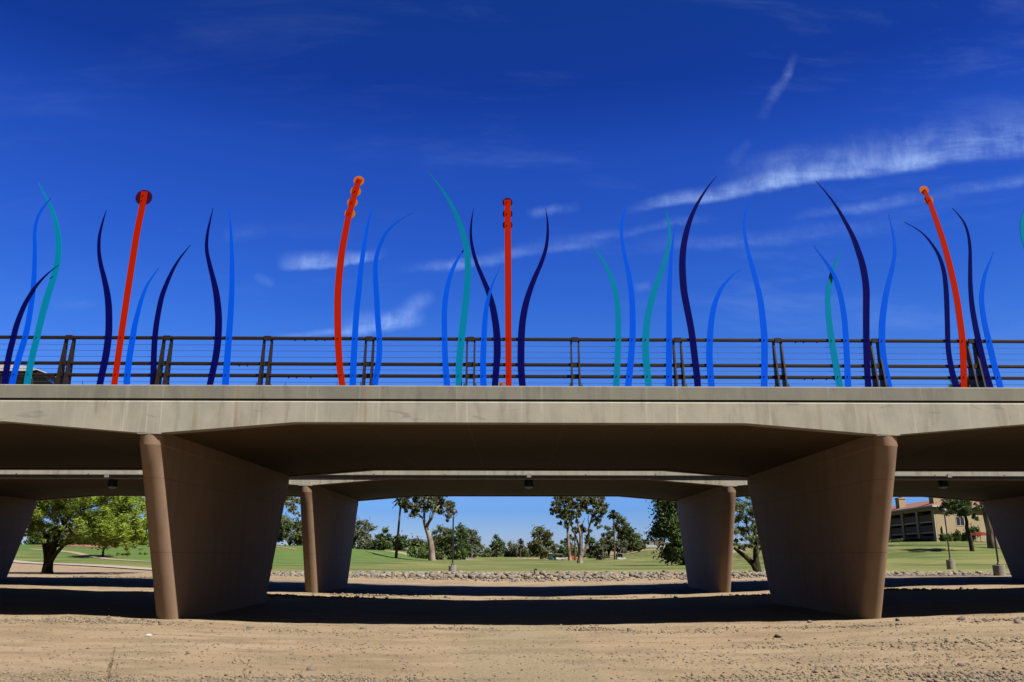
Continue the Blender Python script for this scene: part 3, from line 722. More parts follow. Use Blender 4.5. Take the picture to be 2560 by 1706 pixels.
 ('teal',[(13.264,5.631,0.164),(13.408,6.209,0.165),(13.501,6.869,0.166),(13.556,7.613,0.164),(13.564,8.371,0.158),(13.505,8.947,0.148),(13.441,9.374,0.138),(13.401,9.726,0.123),(13.426,10.042,0.109),(13.523,10.361,0.083),(13.679,10.643,0.045),(13.878,10.886,0.008)]),
 ('red',[(-9.914,5.643,0.151),(-9.885,6.841,0.157),(-9.85,8.055,0.163),(-9.793,9.573,0.165),(-9.731,10.412,0.167),(-9.723,10.807,0.168)]),
 ('red',[(-4.283,5.637,0.159),(-4.332,5.857,0.163),(-4.384,6.142,0.167),(-4.457,6.828,0.172),(-4.503,7.525,0.177),(-4.521,8.083,0.178),(-4.507,8.649,0.176),(-4.47,9.222,0.17),(-4.397,9.803,0.164),(-4.349,10.156,0.157),(-4.259,10.59,0.154),(-4.175,10.989,0.151),(-4.115,11.21,0.148)]),
 ('red',[(-0.159,5.64,0.153),(-0.168,6.846,0.163),(-0.177,8.674,0.166),(-0.194,10.64,0.17)]),
 ('red',[(11.282,5.649,0.16),(11.349,6.201,0.164),(11.408,6.86,0.169),(11.416,7.416,0.167),(11.41,7.979,0.164),(11.375,8.549,0.162),(11.313,9.127,0.159),(11.229,9.712,0.153),(11.109,10.304,0.142),(11.039,10.643,0.128),(10.925,11.005,0.113)]),
]
DISCS={
 30:[(-9.727, 10.641, 0.218)],
 31:[(-4.131, 11.162, 0.14), (-4.202, 10.857, 0.14), (-4.272, 10.543, 0.136), (-4.323, 10.23, 0.139)],
 32:[(-0.194, 10.573, 0.133), (-0.193, 10.252, 0.132), (-0.193, 9.937, 0.132)],
 33:[(10.933, 11.009, 0.124), (11.022, 10.719, 0.124)],
}

LAB = [
 'short navy blade at the far left, bending right across the blue and teal blades',
 'slim bright blue blade at the far left, between a navy and a tall teal blade',
 'tall teal blade at the far left, bulging right with its tip swept left',
 'tall navy S-shaped blade left of the single-disc red rod',
 'short bright blue blade just right of the single-disc red rod, tip bending right',
 'navy blade bending far right, standing against a pair of railing posts',
 'tall navy S-shaped blade beside the straight upright bright blue blade',
 'upright bright blue blade, nearly straight, right beside a tall navy S-shaped blade',
 'almost straight bright blue blade leaning right, next to the four-disc red rod',
 'bright blue blade with tip hooked far right, near the four-disc red rod',
 'bright blue blade bowing right with its tip touching the tallest teal blade',
 'tallest teal blade, its tip swept far left, left of the straight red rod',
 'navy blade leaning left above, crossed by a short blue blade beside the straight red rod',
 'short bright blue blade crossing in front of the navy blade beside the straight red rod',
 'navy S-shaped blade immediately right of the straight three-disc red rod',
 'short teal blade whose tip curls left, first of the four blades right of centre',
 'bright blue S-shaped blade between two teal blades right of centre',
 'teal S-shaped blade leaning right with its tip beside a thin blue blade',
 'thin upright bright blue blade touching the teal S-shaped blade, before a railing post',
 'tall thick navy blade with its tip swept right, tallest navy blade right of centre',
 'short bright blue blade curving far right, just right of the tall thick navy blade',
 'bright blue S-shaped blade leaning left above, alone over a railing bay',
 'short teal blade crossed behind a bright blue blade that leans left',
 'bright blue blade leaning left in front of a short teal blade',
 'tall navy blade with its long tip swept left, beside a railing post at right',
 'bright blue S-shaped blade right of the tall navy blade with left-swept tip',
 'navy blade curling strongly left, just left of the leaning two-disc red rod',
 'slender navy blade leaning left, just right of the two-disc red rod',
 'bright blue blade bowing left, rightmost of the group by the two-disc red rod',
 'teal blade cut by the right edge of the photo, only its bulge showing',
 'straight red rod leaning right, topped by one large plum disc',
 'curved red rod carrying four orange discs near its top',
 'straight upright red rod carrying three plum discs near its top',
 'red rod bending left at the top with two orange discs']
def catmull(P, n=7):
    P = [np.array(p, float) for p in P]; out = []
    Q = [2 * P[0] - P[1]] + P + [2 * P[-1] - P[-2]]
    for i in range(1, len(Q) - 2):
        a, b_, c, d = Q[i - 1:i + 3]
        for k in range(n):
            t = k / n
            out.append(.5 * ((2 * b_) + (c - a) * t + (2 * a - 5 * b_ + 4 * c - d) * t * t + (3 * b_ - a - 3 * c + d) * t ** 3))
    out.append(P[-1]); return out
def blade(i, colr, pts):
    pts = [(x, z, wd) for x, z, wd in pts]
    x0 = pts[0][0]
    pts[0] = (pts[0][0], 5.605, pts[0][2])
    nm = 'disc_rod' if colr == 'red' else 'curved_blade'
    order = .012 * ((i * 5) % 3)
    if i in (11, 12, 22): order = .03
    yb_ = 20.665 - .0 + (.0 if order < .02 else .004)
    base_y = yb_ + SK * x0
    root = thing(nm, LAB[i], 'sculpture', (x0, base_y, 5.617), 'red rods with discs on the bridge rail' if colr == 'red' else 'curved metal blades along the bridge rail')
    C = catmull(pts)
    th = .008
    mb = MB(); n = len(C); L = []; R = []
    for k in range(n):
        a = C[max(k - 1, 0)]; b_ = C[min(k + 1, n - 1)]
        tx, tz = b_[0] - a[0], b_[1] - a[1]; l = math.hypot(tx, tz) or 1
        nx, nz = tz / l, -tx / l
        hw = C[k][2] * abs(tz / l) / 2 if colr != 'red' or k < n - 1 else C[k][2] * abs(tz / l) / 2
        hw = max(hw, .006)
        x, z = C[k][0], C[k][1]
        L.append((x - nx * hw - x0, z - nz * hw - 5.617)); R.append((x + nx * hw - x0, z + nz * hw - 5.617))
    # tall blades lean and twist a touch out of the rail plane towards the tip
    lean = {2: .10, 11: -.14, 0: -.12, 9: -.10, 24: -.10, 26: -.08, 27: -.10, 23: -.09, 13: -.06, 1: -.03}.get(i, 0.)
    ztop = max(c[1] for c in C)
    def yy(z): 
        t = max(0, (z + 5.617 - 6.95) / (ztop - 6.95)); return lean * t * t
    vs = []
    for (lx, lz), (rx, rz_) in zip(L, R):
        vs += [(lx, yy(lz) - th + SK * lx, lz), (rx, yy(rz_) - th + SK * rx, rz_), (rx, yy(rz_) + th + SK * rx, rz_), (lx, yy(lz) + th + SK * lx, lz)]
    fs = []
    for k in range(n - 1):
        for e in range(4):
            q = (e + 1) % 4
            fs.append((k * 4 + e, k * 4 + q, k * 4 + 4 + q, k * 4 + 4 + e))
    fs.append((0, 1, 2, 3)); fs.append(tuple((n - 1) * 4 + e for e in (3, 2, 1, 0)))
    mb.add(vs, fs)
    mb.build('rod' if colr == 'red' else 'blade', M[colr], root, 35)
    def xat(z):
        for a, b_ in zip(C, C[1:]):
            if min(a[1], b_[1]) <= z <= max(a[1], b_[1]):
                t = (z - a[1]) / ((b_[1] - a[1]) or 1); return a[0] + (b_[0] - a[0]) * t
        return C[0][0]
    bz = [(xat(z), z, 0) for z in (5.915, 6.86)]
    if i in DISCS:
        for dx, dz, r in DISCS[i]:
            mb = MB(); N = 28
            ring = [(r * math.cos(2 * math.pi * k / N), r * math.sin(2 * math.pi * k / N)) for k in range(N)]
            X, Z = dx - x0, dz - 5.617
            v_ = [(X + a, .014 + SK * (X + a), Z + b_) for a, b_ in ring] + [(X + a, .026 + SK * (X + a), Z + b_) for a, b_ in ring]
            mb.add(v_, [tuple(range(N)), tuple(range(2 * N - 1, N - 1, -1))] + [(k, (k + 1) % N, N + (k + 1) % N, N + k) for k in range(N)])
            mb.build('disc', M['disc_o'] if i in (31, 33) else M['disc_p'], root)
            if i == 30: bz += [(dx - .012, dz + .06, 0), (dx - .03, dz - .08, 0)]
            else: bz.append((dx - (.01 if i != 33 else 0), dz, 0))
    for bx, bzz, _ in bz:
        mb = MB(); X, Z = bx - x0, bzz - 5.617
        mb.tube([(X, -th + SK * X, Z), (X, -th - .012 + SK * X, Z)], .017, 6)
        mb.tube([(X, -th - .012 + SK * X, Z), (X, -th - .032 + SK * X, Z)], .008, 6)
        mb.build('bolt', M[colr], root)
for i, (c_, p_) in enumerate(BLADES): blade(i, c_, p_)
# the same kind of blades on the far rail: only tips and a disc show over the parapet
def fartip(px_, py_, c_, lab, disc=None, bend=.25):
    a = at(px_, py_, 32.45, SK)
    root = thing('disc_rod' if disc else 'curved_blade', lab, 'sculpture', (a[0] - bend, 32.45 + SK * a[0], 5.617), 'blades on the far rail of the near bridge')
    h_ = a[2] - 5.617
    mb = MB(); pts = []
    for k in range(13):
        t = k / 12; pts.append((bend * t ** 2.2, h_ * t, .08 * (1 - t ** 2) + (.08 if disc else .004)))
    vs = []
    for x, z, hw in pts: vs += [(x - hw, -.008, z), (x + hw, -.008, z), (x + hw, .008, z), (x - hw, .008, z)]
    fs = [(k * 4 + e, k * 4 + (e + 1) % 4, k * 4 + 4 + (e + 1) % 4, k * 4 + 4 + e) for k in range(12) for e in range(4)] + [(0, 1, 2, 3), (51, 50, 49, 48)]
    mb.add(vs, fs).build('rod' if disc else 'blade', M[c_], root)
    if disc:
        mb = MB(); mb.tube([(bend, -.03, h_), (bend, -.012, h_)], disc, 26).build('disc', M['disc_o'], root)
        mb = MB(); mb.tube([(bend, -.05, h_), (bend, -.03, h_)], .02, 6).build('bolt', M['red'], root)
fartip(206, 953, 'navy', 'thin dark blade tip showing above the parapet near the vehicle', bend=-.3)
fartip(715, 955, 'navy', 'thin dark blade tip above the parapet, left of the four-disc red rod', bend=.35)
fartip(842, 956, 'navy', 'thin dark blade tip above the parapet, just left of the four-disc rod foot', bend=-.3)
fartip(1664, 960, 'navy', 'thin dark blade tip above the parapet, behind the thin upright blue blade', bend=.35)
fartip(1253.5, 960, 'red', 'small orange disc peeping over the parapet left of the straight red rod', .085, bend=.02)
fartip(2430, 966, 'red', 'orange disc peeping over the parapet right of the two-disc red rod', .11, bend=.02)

# ------------------------------------------------------------------ vehicle on the deck (only its top shows over the parapet)
DZ = 5.32
v = thing('parked_car', 'large white car with dark windows showing above the parapet at far left', 'car', (-15.25, 26.6 - .3, DZ))
def vprism(name, poly, hw, m_, y_in=0, bev=0.):
    mb = MB(); n = len(poly)
    vs = [(x, -hw + (y_in * max(0, z - 1.0)), z) for x, z in poly] + [(x, hw - (y_in * max(0, z - 1.0)), z) for x, z in poly]
    mb.add(vs, [tuple(range(n)), tuple(range(2 * n - 1, n - 1, -1))] + [(i, i + n, (i + 1) % n + n, (i + 1) % n) for i in range(n)])
    return mb.build(name, m_, v, 40)
vprism('body', [(-2.6, .35), (2.35, .35), (2.5, .6), (2.45, .95), (2.3, 1.08), (1.25, 1.16), (-2.55, 1.18), (-2.65, .7)], .98, M['white'])
cabin = vprism('windows', [(-2.45, 1.17), (1.3, 1.15), (1.24, 1.19), (.42, 1.80), (.2, 1.84), (-2.2, 1.85), (-2.4, 1.75)], .93, M['glass'], .22)
vprism('roof', [(-2.45, 1.76), (.30, 1.76), (.46, 1.80), (.3, 1.88), (-.1, 1.945), (-.9, 1.985), (-1.7, 1.965), (-2.35, 1.88)], .93, M['white'], .10)
for xx in (-1.55, -.55, .35):
    mb = MB()
    for s_ in (-1, 1):
        mb.obox((xx - .02, s_ * .84, 1.5), (.03, 0, 0), (0, .02, 0), (.02 if xx < .3 else -.12, -s_ * .085, .32))
    mb.build('pillar', M['galv' if xx < -1 else 'black'], v)
for xx in (-1.7, 1.6):
    for s_ in (-1, 1):
        mb = MB(); mb.tube([(xx, s_ * .74, .36), (xx, s_ * .97, .36)], .36, 20); w_ = mb.build('wheel', M['tyre'], v, 40)
        mb = MB(); mb.tube([(xx, s_ * .965, .36), (xx, s_ * .985, .36)], .22, 16); mb.build('rim', M['galv'], w_)
for s_ in (-1, 1):
    mb = MB(); mb.obox((.95, s_ * 1.04, 1.22), (.05, 0, 0), (0, .09, 0), (0, 0, .07)); mb.build('mirror', M['black'], v)
    mb = MB(); mb.obox((2.44, s_ * .72, .82), (.04, 0, 0), (0, .17, 0), (0, 0, .09)); mb.build('headlight', M['lens'], v)

# ------------------------------------------------------------------ park lamps
def park_lamp(px_, base_py, D, label, head_py, bw=.25, bh=.55):
    b_ = at(px_, base_py, D); z0 = b_[2]
    top = at(px_ - (16 if px_ > 2000 else -2), head_py, D)[2]
    t = thing('park_lamp', label, 'lamp post', (b_[0], b_[1], z0), 'park lamp posts on concrete footings')
    Ht = top - z0
    mb = MB(); mb.lathe([(bw + .01, -.5), (bw, bh - .02), (bw - .02, bh)], 24); mb.build('footing', M['base'], t, 40)
    mb = MB(); mb.lathe([(.10, bh), (.11, bh + .05), (.06, bh + .13)], 16); mb.build('pole_collar', M['pole'], t, 40)
    mb = MB(); mb.tube([(0, 0, bh + .1), (0, 0, Ht - .62)], .05, 12); mb.build('pole', M['pole'], t, 40)
    hd = MB()
    prof = [(.27, Ht - .36)] + [(.27 * math.cos(a), Ht - .34 + .27 * math.sin(a)) for a in [k * math.pi / 16 for k in range(0, 8)]] + [(.01, Ht - .07)]
    hd.lathe(prof, 24); ho = hd.build('lamp_hood', M['pole'], t, 40)
    mb = MB(); mb.lathe([(.06, Ht - .52), (.13, Ht - .46), (.15, Ht - .36)], 16); mb.build('lamp_lens', M['lens'], t, 40)
    for a in (0, math.pi / 2, math.pi, 1.5 * math.pi):
        mb = MB(); ps = []
        for k in range(7):
            q = k / 6 * math.pi / 2
            ps.append((.255 * math.sin(q) * math.cos(a), .255 * math.sin(q) * math.sin(a), Ht - .36 - .27 * math.cos(q)))
        mb.tube(ps, .011, 6); mb.build('hoop', M['pole'], t, 40)
park_lamp(1131, 1436, 57.0, 'dome topped park lamp beside the tall forked eucalyptus, on a round concrete footing', 1269)
park_lamp(2377, 1414, 68.0, 'dome topped park lamp standing in front of the apartment block corner', 1268, .30, .42)
park_lamp(2500, 1440, 51.5, 'park lamp partly hidden by the far right pier, with the largest round footing', 1236, .33, .62)

# ------------------------------------------------------------------ trees
def leaves(name, C, R, n, size, m_, parent, seed=0, hang=.0, asp=2.0, flat=1.0):
    """n small leaf faces spread through each clump"""
    r = np.random.RandomState(seed)
    C = np.asarray(C, float); R = np.asarray(R, float)
    if R.ndim == 1: R = np.repeat(R[:, None], 3, 1)
    k = len(C); wgt = R[:, 0] * R[:, 2]; cnt = np.maximum(4, (n * wgt / wgt.sum()).astype(int))
    idx = np.repeat(np.arange(k), cnt); N = len(idx)
    d = r.normal(size=(N, 3)); d /= np.linalg.norm(d, axis=1)[:, None]
    rad = np.abs(r.normal(size=N)) * .58 + .06
    P = C[idx] + d * rad[:, None] * R[idx]
    a = r.normal(size=(N, 3)); a[:, 2] *= flat
    if hang: a[:, 2] = -np.abs(a[:, 2]) - hang
    a /= np.linalg.norm(a, axis=1)[:, None]
    b = np.cross(a, r.normal(size=(N, 3))); b /= np.linalg.norm(b, axis=1)[:, None]
    s = size * (.55 + .9 * r.rand(N))
    A = a * (s * asp * .5)[:, None]; B = b * (s * .5)[:, None]
    V = np.stack([P - A, P - A * .1 + B, P + A, P - A * .1 - B], 1).reshape(-1, 3)
    F = np.arange(4 * N).reshape(-1, 4)
    return np_mesh(name, V, F, m_, parent)
def clumps(r, n, w_, h_, z0, style):
    C = []; R = []
    for i in range(n):
        for _ in range(20):
            x, y, z = r.uniform(-1, 1), r.uniform(-1, 1), r.uniform(0, 1)
            if style == 'cone': lim = (1 - z) ** .8 * .95 + .05
            elif style == 'umbrella': lim = math.sqrt(max(0, 1 - ((z - .55) / .55) ** 2)) if z > .25 else .75
            elif style == 'column': lim = math.sqrt(max(0, 1 - (2 * z - 1) ** 2)) ** .25 * r.uniform(.72, 1.12)
            else: lim = math.sqrt(max(0, 1 - ((z - .45) / .56) ** 2))
            q = math.hypot(x, y)
            if q < lim and q > lim * r.uniform(0, .8): break
        s = w_ * r.uniform(.12, .22)
        if style == 'cone': s *= .8
        C.append((x * w_ * .5 * .86, y * w_ * .5 * .86, z0 + z * h_ * .94)); R.append((s, s, s * r.uniform(.6, .95)))
    return C, R
def tree(px_, wpx, top, base, D, m_, label, style='round', n=2600, size=.30, nc=22, trunk='bark', cb=.22, tw=.035, seed=0, cat='tree', name='broadleaf_tree', group='trees round the golf course', lean=0, limbs=7, hang=0., sink=.1, zb_=None, flat=1.):
    r = random.Random(seed * 13 + 5)
    b_ = at(px_, base, D)
    x, y = b_[0], D
    z = hz(x, y) if zb_ is None else zb_
    ztop = at(px_, top, D)[2]
    zc = 2110 * math.hypot(1, 0) and (D * math.cos(PITCH) + (ztop - CAM_H) * math.sin(PITCH))
    w_ = wpx * zc / 2110; Ht = ztop - z
    t = thing(name, label, cat, (x, y, z - sink), group)
    Ht += sink
    z0 = Ht * cb; h_ = Ht - z0
    C, R = clumps(r, nc, w_, h_, z0, style)
    leaves('crown', C, R, n, size, m_, t, seed, hang, flat=flat)
    mb = MB(); tr = Ht * tw
    fork = Vector((lean * w_ * .2, 0, z0 + h_ * .25))
    mb.tube([(0, 0, -.2), (0, 0, Ht * .03), (lean * w_ * .1, .02, z0 * .6), fork], [tr * 1.35, tr, tr * .85, tr * .6], 8)
    pick = sorted(range(len(C)), key=lambda i: -R[i][0])[:limbs]
    for i in pick:
        c = Vector(C[i]); mid = fork.lerp(c, .5) + Vector((0, 0, -.04 * Ht))
        s0 = Vector((lean * w_ * .1, 0, z0 * r.uniform(.6, 1.0)))
        mb.tube([s0, mid, c], [tr * .45, tr * .3, tr * .1], 6)
    mb.build('trunk', M[trunk], t, 50)
    return t
TREES = [
 # px, width px, top, base, D, material, style, n, size, clumps, label, extras
 (722, 100, 1290, 1392, 150, 'leaf_olive', 'round', 5200, .30, 30, 'broad olive green tree between the two left piers', {}),
 (895, 76, 1290, 1396, 165, 'leaf_grey', 'round', 3200, .30, 24, 'grey green tree beside the far left pier, tallest there', {}),
 (918, 56, 1340, 1396, 160, 'leaf_grey', 'round', 2600, .26, 18, 'low rounded grey tree between a taller grey tree and a dark green one', {'cb': .05}),
 (958, 46, 1322, 1396, 160, 'leaf_dark', 'round', 2600, .30, 20, 'dark green tree left of the thin leaning palm', {'cb': .05}),
 (998, 56, 1338, 1396, 165, 'leaf_dark', 'round', 2600, .30, 20, 'dark green tree directly behind the thin leaning palm foot', {'cb': .1}),
 (1046, 60, 1350, 1396, 190, 'leaf_olive', 'round', 2200, .30, 18, 'low olive tree left of the tall forked eucalyptus', {'cb': .05}),
 (1105, 60, 1312, 1398, 150, 'leaf_mix', 'round', 3600, .28, 26, 'rust and green tree right behind the forked eucalyptus trunk', {'cb': .1}),
 (1142, 62, 1304, 1402, 138, 'leaf_dark', 'round', 4600, .26, 30, 'dark green tree directly behind the middle park lamp', {'cb': .0}),
 (1175, 58, 1322, 1395, 185, 'leaf_grey', 'round', 3400, .30, 26, 'grey green tree to the right of the tree behind the middle lamp', {'cb': .05}),
 (1212, 44, 1362, 1394, 210, 'leaf_olive', 'round', 1500, .32, 14, 'small low olive tree by the white flagpole', {'cb': 0.}),
 (1242, 36, 1338, 1395, 190, 'leaf_dark', 'round', 2200, .30, 18, 'dark narrow tree standing alone right of the white pole', {'cb': .1}),
 (1278, 44, 1349, 1394, 215, 'leaf_grey', 'round', 2000, .32, 16, 'grey tree beside the small distant palm', {'cb': .05}),
 (1312, 36, 1354, 1394, 215, 'leaf_olive', 'round', 1600, .32, 14, 'small olive tree right of the small distant palm', {'cb': .05}),
 (1352, 62, 1318, 1399, 160, 'leaf_mix', 'round', 4600, .28, 30, 'large dome shaped tree behind the green portable toilet', {'cb': .08}),
 (1380, 34, 1360, 1396, 170, 'leaf_grey', 'round', 1500, .26, 14, 'small grey tree at the right foot of the large dome shaped tree', {'cb': .1}),
 (1400, 34, 1334, 1395, 195, 'leaf_dark', 'cone', 2200, .30, 20, 'dark pointed tree left of the pale slender eucalyptus trunk', {'cb': .0}),
 (1424, 32, 1328, 1395, 200, 'leaf_olive', 'round', 2200, .30, 18, 'olive tree behind the pale slender eucalyptus trunk', {'cb': .05}),
 (1476, 44, 1312, 1396, 170, 'leaf_dark', 'cone', 3600, .28, 26, 'dark conifer right of the triple stemmed eucalyptus', {'cb': .02}),
 (1503, 36, 1355, 1397, 150, 'leaf_grey', 'round', 2200, .24, 18, 'rounded grey green tree at the foot of the dark conifer', {'cb': .1}),
 (1522, 44, 1304, 1396, 165, 'leaf_mix', 'round', 3400, .28, 24, 'rust tinged tree left of the tall palm trunk', {'cb': .1}),
 (1558, 50, 1286, 1396, 180, 'leaf_olive', 'round', 4200, .30, 28, 'tallest dark olive tree, right of the tall palm', {'cb': .1}),
 (1554, 32, 1340, 1397, 150, 'leaf_grey', 'round', 2200, .24, 16, 'rounded grey green tree behind the lone golf cart', {'cb': .12}),
 (1586, 48, 1318, 1395, 175, 'leaf_dark', 'round', 3600, .30, 26, 'dark broad tree left of the white warehouse', {'cb': .08}),
 (1600, 32, 1352, 1394, 165, 'leaf_olive', 'round', 1800, .26, 16, 'small olive tree nearest the white warehouse', {'cb': .1}),
 (1706, 140, 1205, 1402, 99, 'leaf_dark', 'column', 26000, .17, 80, 'tall dark evergreen at the left edge of the far right pier', {'cb': .1}),
]
for i, (a, b_, c, d, e, mm, st, n_, sz, nc, lab, ex) in enumerate(TREES):
    if e > 100: e *= 1.85; sz *= 1.35
    n_ = int(n_ * 1.6)
    tree(a, b_, c, d, e, M[mm], lab, style=st, n=n_, size=sz, nc=nc, seed=i + 1, name='conifer_tree' if st == 'cone' else 'broadleaf_tree', **ex)

# hand-laid big trees
def big_tree(name, label, base, stems, cl, m_, n, size, bk, seed, hang=0., cat='tree', group='trees round the golf course', asp=2.0, flat=1.):
    t = thing(name, label, cat, base, group)
    B = Vector(base)
    mb = MB()
    for pts, rad in stems: mb.tube([Vector(p) - B for p in pts], rad, 9)
    mb.build('trunk', M[bk], t, 50)
    C = [tuple(Vector(c[:3]) - B) for c in cl]; R = [c[3] if isinstance(c[3], tuple) else (c[3], c[3], c[3] * .8) for c in cl]
    leaves('crown', C, R, n, size, m_, t, seed, hang, asp, flat)
    return t
def pa(px_, py_, D, dy=0): q = at(px_, py_, D); s_ = (D + dy) / D; return (q[0], q[1] + dy, q[2])
def spread(r, cen, n, D, depth, k0=.45, k1=.8):
    """clumps on an outline given as (px, py, radius px)"""
    out = []
    for px_, py_, rp in cen:
        for k in range(n):
            a = r.uniform(0, 6.28); q = math.sqrt(r.random()) * rp
            p = at(px_ + q * math.cos(a), py_ + q * .8 * math.sin(a), D)
            rr = rp * D / 2110 * r.uniform(k0, k1)
            out.append((p[0], p[1] + r.uniform(-1, 1) * depth, p[2], rr))
    return out
rr_ = random.Random(3)
# forked eucalyptus (px 1000-1136)
D = 185.
b0 = at(1080, 1398, D); zg = hz(b0[0], D); b0 = (b0[0], D, zg - .1)
stems = [([b0, pa(1079, 1375, D), pa(1077, 1358, D), pa(1071, 1335, D), pa(1064, 1316, D), pa(1061, 1303, D)], [.8, .68, .6, .5, .42, .36]),
         ([pa(1064, 1317, D), pa(1060, 1300, D), pa(1060, 1285, D, .5), pa(1061, 1262, D, 1), pa(1058, 1240, D, 1)], [.34, .3, .26, .2, .1]),
         ([pa(1066, 1320, D), pa(1072, 1307, D, -.5), pa(1080, 1296, D, -1), pa(1083, 1286, D, -1), pa(1096, 1270, D, -1.5), pa(1110, 1250, D)], [.36, .32, .3, .26, .18, .1]),
         ([pa(1059, 1298, D), pa(1046, 1286, D, .6), pa(1034, 1270, D, .8), pa(1024, 1255, D)], [.22, .18, .14, .07]),
         ([pa(1060, 1296, D), pa(1048, 1293, D), pa(1036, 1288, D)], [.1, .07, .03]),
         ([pa(1073, 1306, D), pa(1074, 1290, D), pa(1080, 1270, D)], [.12, .09, .04]),
         ([pa(1088, 1280, D), pa(1105, 1284, D), pa(1118, 1292, D), pa(1119, 1306, D)], [.09, .07, .05, .03])]
cen = [(1010, 1262, 12), (1022, 1272, 13), (1034, 1282, 12), (1045, 1262, 15), (1052, 1242, 16), (1066, 1272, 12), (1070, 1252, 16), (1084, 1262, 14), (1095, 1276, 11), (1100, 1255, 15), (1112, 1268, 12), (1118, 1284, 9), (1124, 1262, 13), (1040, 1236, 16), (1088, 1236, 17), (1110, 1240, 14), (1119, 1302, 4), (1122, 1292, 6), (1020, 1250, 12)]
big_tree('eucalyptus_tree', 'tall forked eucalyptus with pale trunk left of the middle park lamp', b0, stems, spread(rr_, cen, 7, D, 2.2, .30, .52), M['leaf_euc'], 16000, .24, 'bark_pale', 101, .3)
# triple stemmed eucalyptus (px 1430-1518)
D = 150.
b0 = at(1450, 1408, D); b0 = (b0[0], D, hz(b0[0], D) - .1)
stems = [([b0, pa(1450, 1398, D), pa(1451, 1388, D)], [.6, .46, .42]),
         ([pa(1450, 1390, D), pa(1449, 1375, D, .3), pa(1443, 1350, D, .6), pa(1438, 1335, D, .8), pa(1430, 1315, D, 1), pa(1424, 1298, D, 1)], [.26, .22, .18, .16, .12, .07]),
         ([pa(1451, 1390, D), pa(1451, 1365, D, -.3), pa(1450, 1335, D, -.6), pa(1446, 1318, D, -.6), pa(1440, 1300, D, -.6), pa(1444, 1270, D)], [.3, .25, .2, .17, .13, .06]),
         ([pa(1451, 1394, D), pa(1460, 1380, D), pa(1467, 1365, D, .3), pa(1472, 1340, D, .5), pa(1473, 1320, D, .5), pa(1478, 1300, D), pa(1484, 1272, D), pa(1480, 1250, D)], [.34, .27, .24, .2, .16, .13, .08, .05]),
         ([pa(1452, 1362, D), pa(1454, 1330, D), pa(1456, 1310, D), pa(1462, 1296, D)], [.1, .09, .08, .04]),
         ([pa(1473, 1315, D), pa(1470, 1300, D), pa(1472, 1285, D)], [.09, .07, .03]),
         ([pa(1477, 1306, D), pa(1490, 1296, D), pa(1502, 1280, D)], [.09, .06, .03])]
cen = [(1436, 1262, 12), (1448, 1256, 12), (1452, 1274, 10), (1445, 1290, 9), (1440, 1305, 6), (1462, 1264, 12), (1470, 1276, 10), (1474, 1254, 15), (1488, 1262, 15), (1500, 1270, 14), (1506, 1285, 11), (1498, 1298, 9), (1486, 1286, 9), (1493, 1310, 6), (1508, 1262, 12), (1484, 1302, 6), (1460, 1246, 15), (1492, 1244, 16), (1430, 1284, 7), (1500, 1318, 5)]
big_tree('eucalyptus_tree', 'eucalyptus with three pale stems from one foot, in the middle of the fairway', b0, stems, spread(rr_, cen, 7, D, 2.0, .30, .52), M['leaf_euc'], 16000, .19, 'bark_pale', 102, .4)
# slender eucalyptus (px 1375-1440)
D = 190.
b0 = at(1425, 1403, D); b0 = (b0[0], D, hz(b0[0], D) - .1)
stems = [([b0, pa(1423, 1385, D), pa(1421, 1360, D), pa(1420, 1340, D), pa(1419, 1325, D), pa(1424, 1305, D), pa(1424, 1280, D)], [.42, .36, .32, .29, .26, .18, .07]),
         ([pa(1419, 1328, D), pa(1414, 1310, D), pa(1404, 1290, D), pa(1394, 1270, D)], [.16, .12, .09, .04]),
         ([pa(1420, 1322, D), pa(1412, 1322, D), pa(1400, 1305, D)], [.09, .06, .03])]
cen = [(1384, 1274, 9), (1392, 1262, 12), (1380, 1284, 5), (1398, 1276, 12), (1406, 1262, 14), (1420, 1258, 15), (1412, 1280, 13), (1424, 1276, 13), (1402, 1292, 9), (1400, 1308, 6), (1418, 1296, 11), (1428, 1292, 10), (1416, 1312, 8), (1426, 1310, 7), (1400, 1244, 16), (1420, 1240, 16), (1434, 1262, 10)]
big_tree('eucalyptus_tree', 'slender single stemmed eucalyptus just right of the golf carts', b0, stems, spread(rr_, cen, 7, D, 2.0, .30, .52), M['leaf_mix'], 13000, .23, 'bark_pale', 103, .4)
# hanging branches seen left of the far left pier
D = 70.
b0 = at(672, 1420, D); b0 = (b0[0] , D, hz(b0[0], D) - .1)
stems = [([b0, pa(676, 1360, D), pa(690, 1290, D), pa(700, 1250, D), pa(712, 1215, D)], [.3, .24, .2, .15, .06]), ([pa(700, 1250, D), pa(724, 1240, D), pa(736, 1262, D)], [.1, .06, .02])]
cen = [(690, 1235, 20), (715, 1240, 16), (735, 1248, 12), (722, 1264, 7), (735, 1272, 7), (740, 1285, 4), (720, 1275, 4), (700, 1215, 25), (725, 1215, 20)]
big_tree('eucalyptus_tree', 'tree hidden by the left brown pier, its branch hanging beside the far pier', b0, stems, spread(rr_, cen, 4, D, 1.4), M['leaf_euc'], 6000, .14, 'bark', 104, .5)
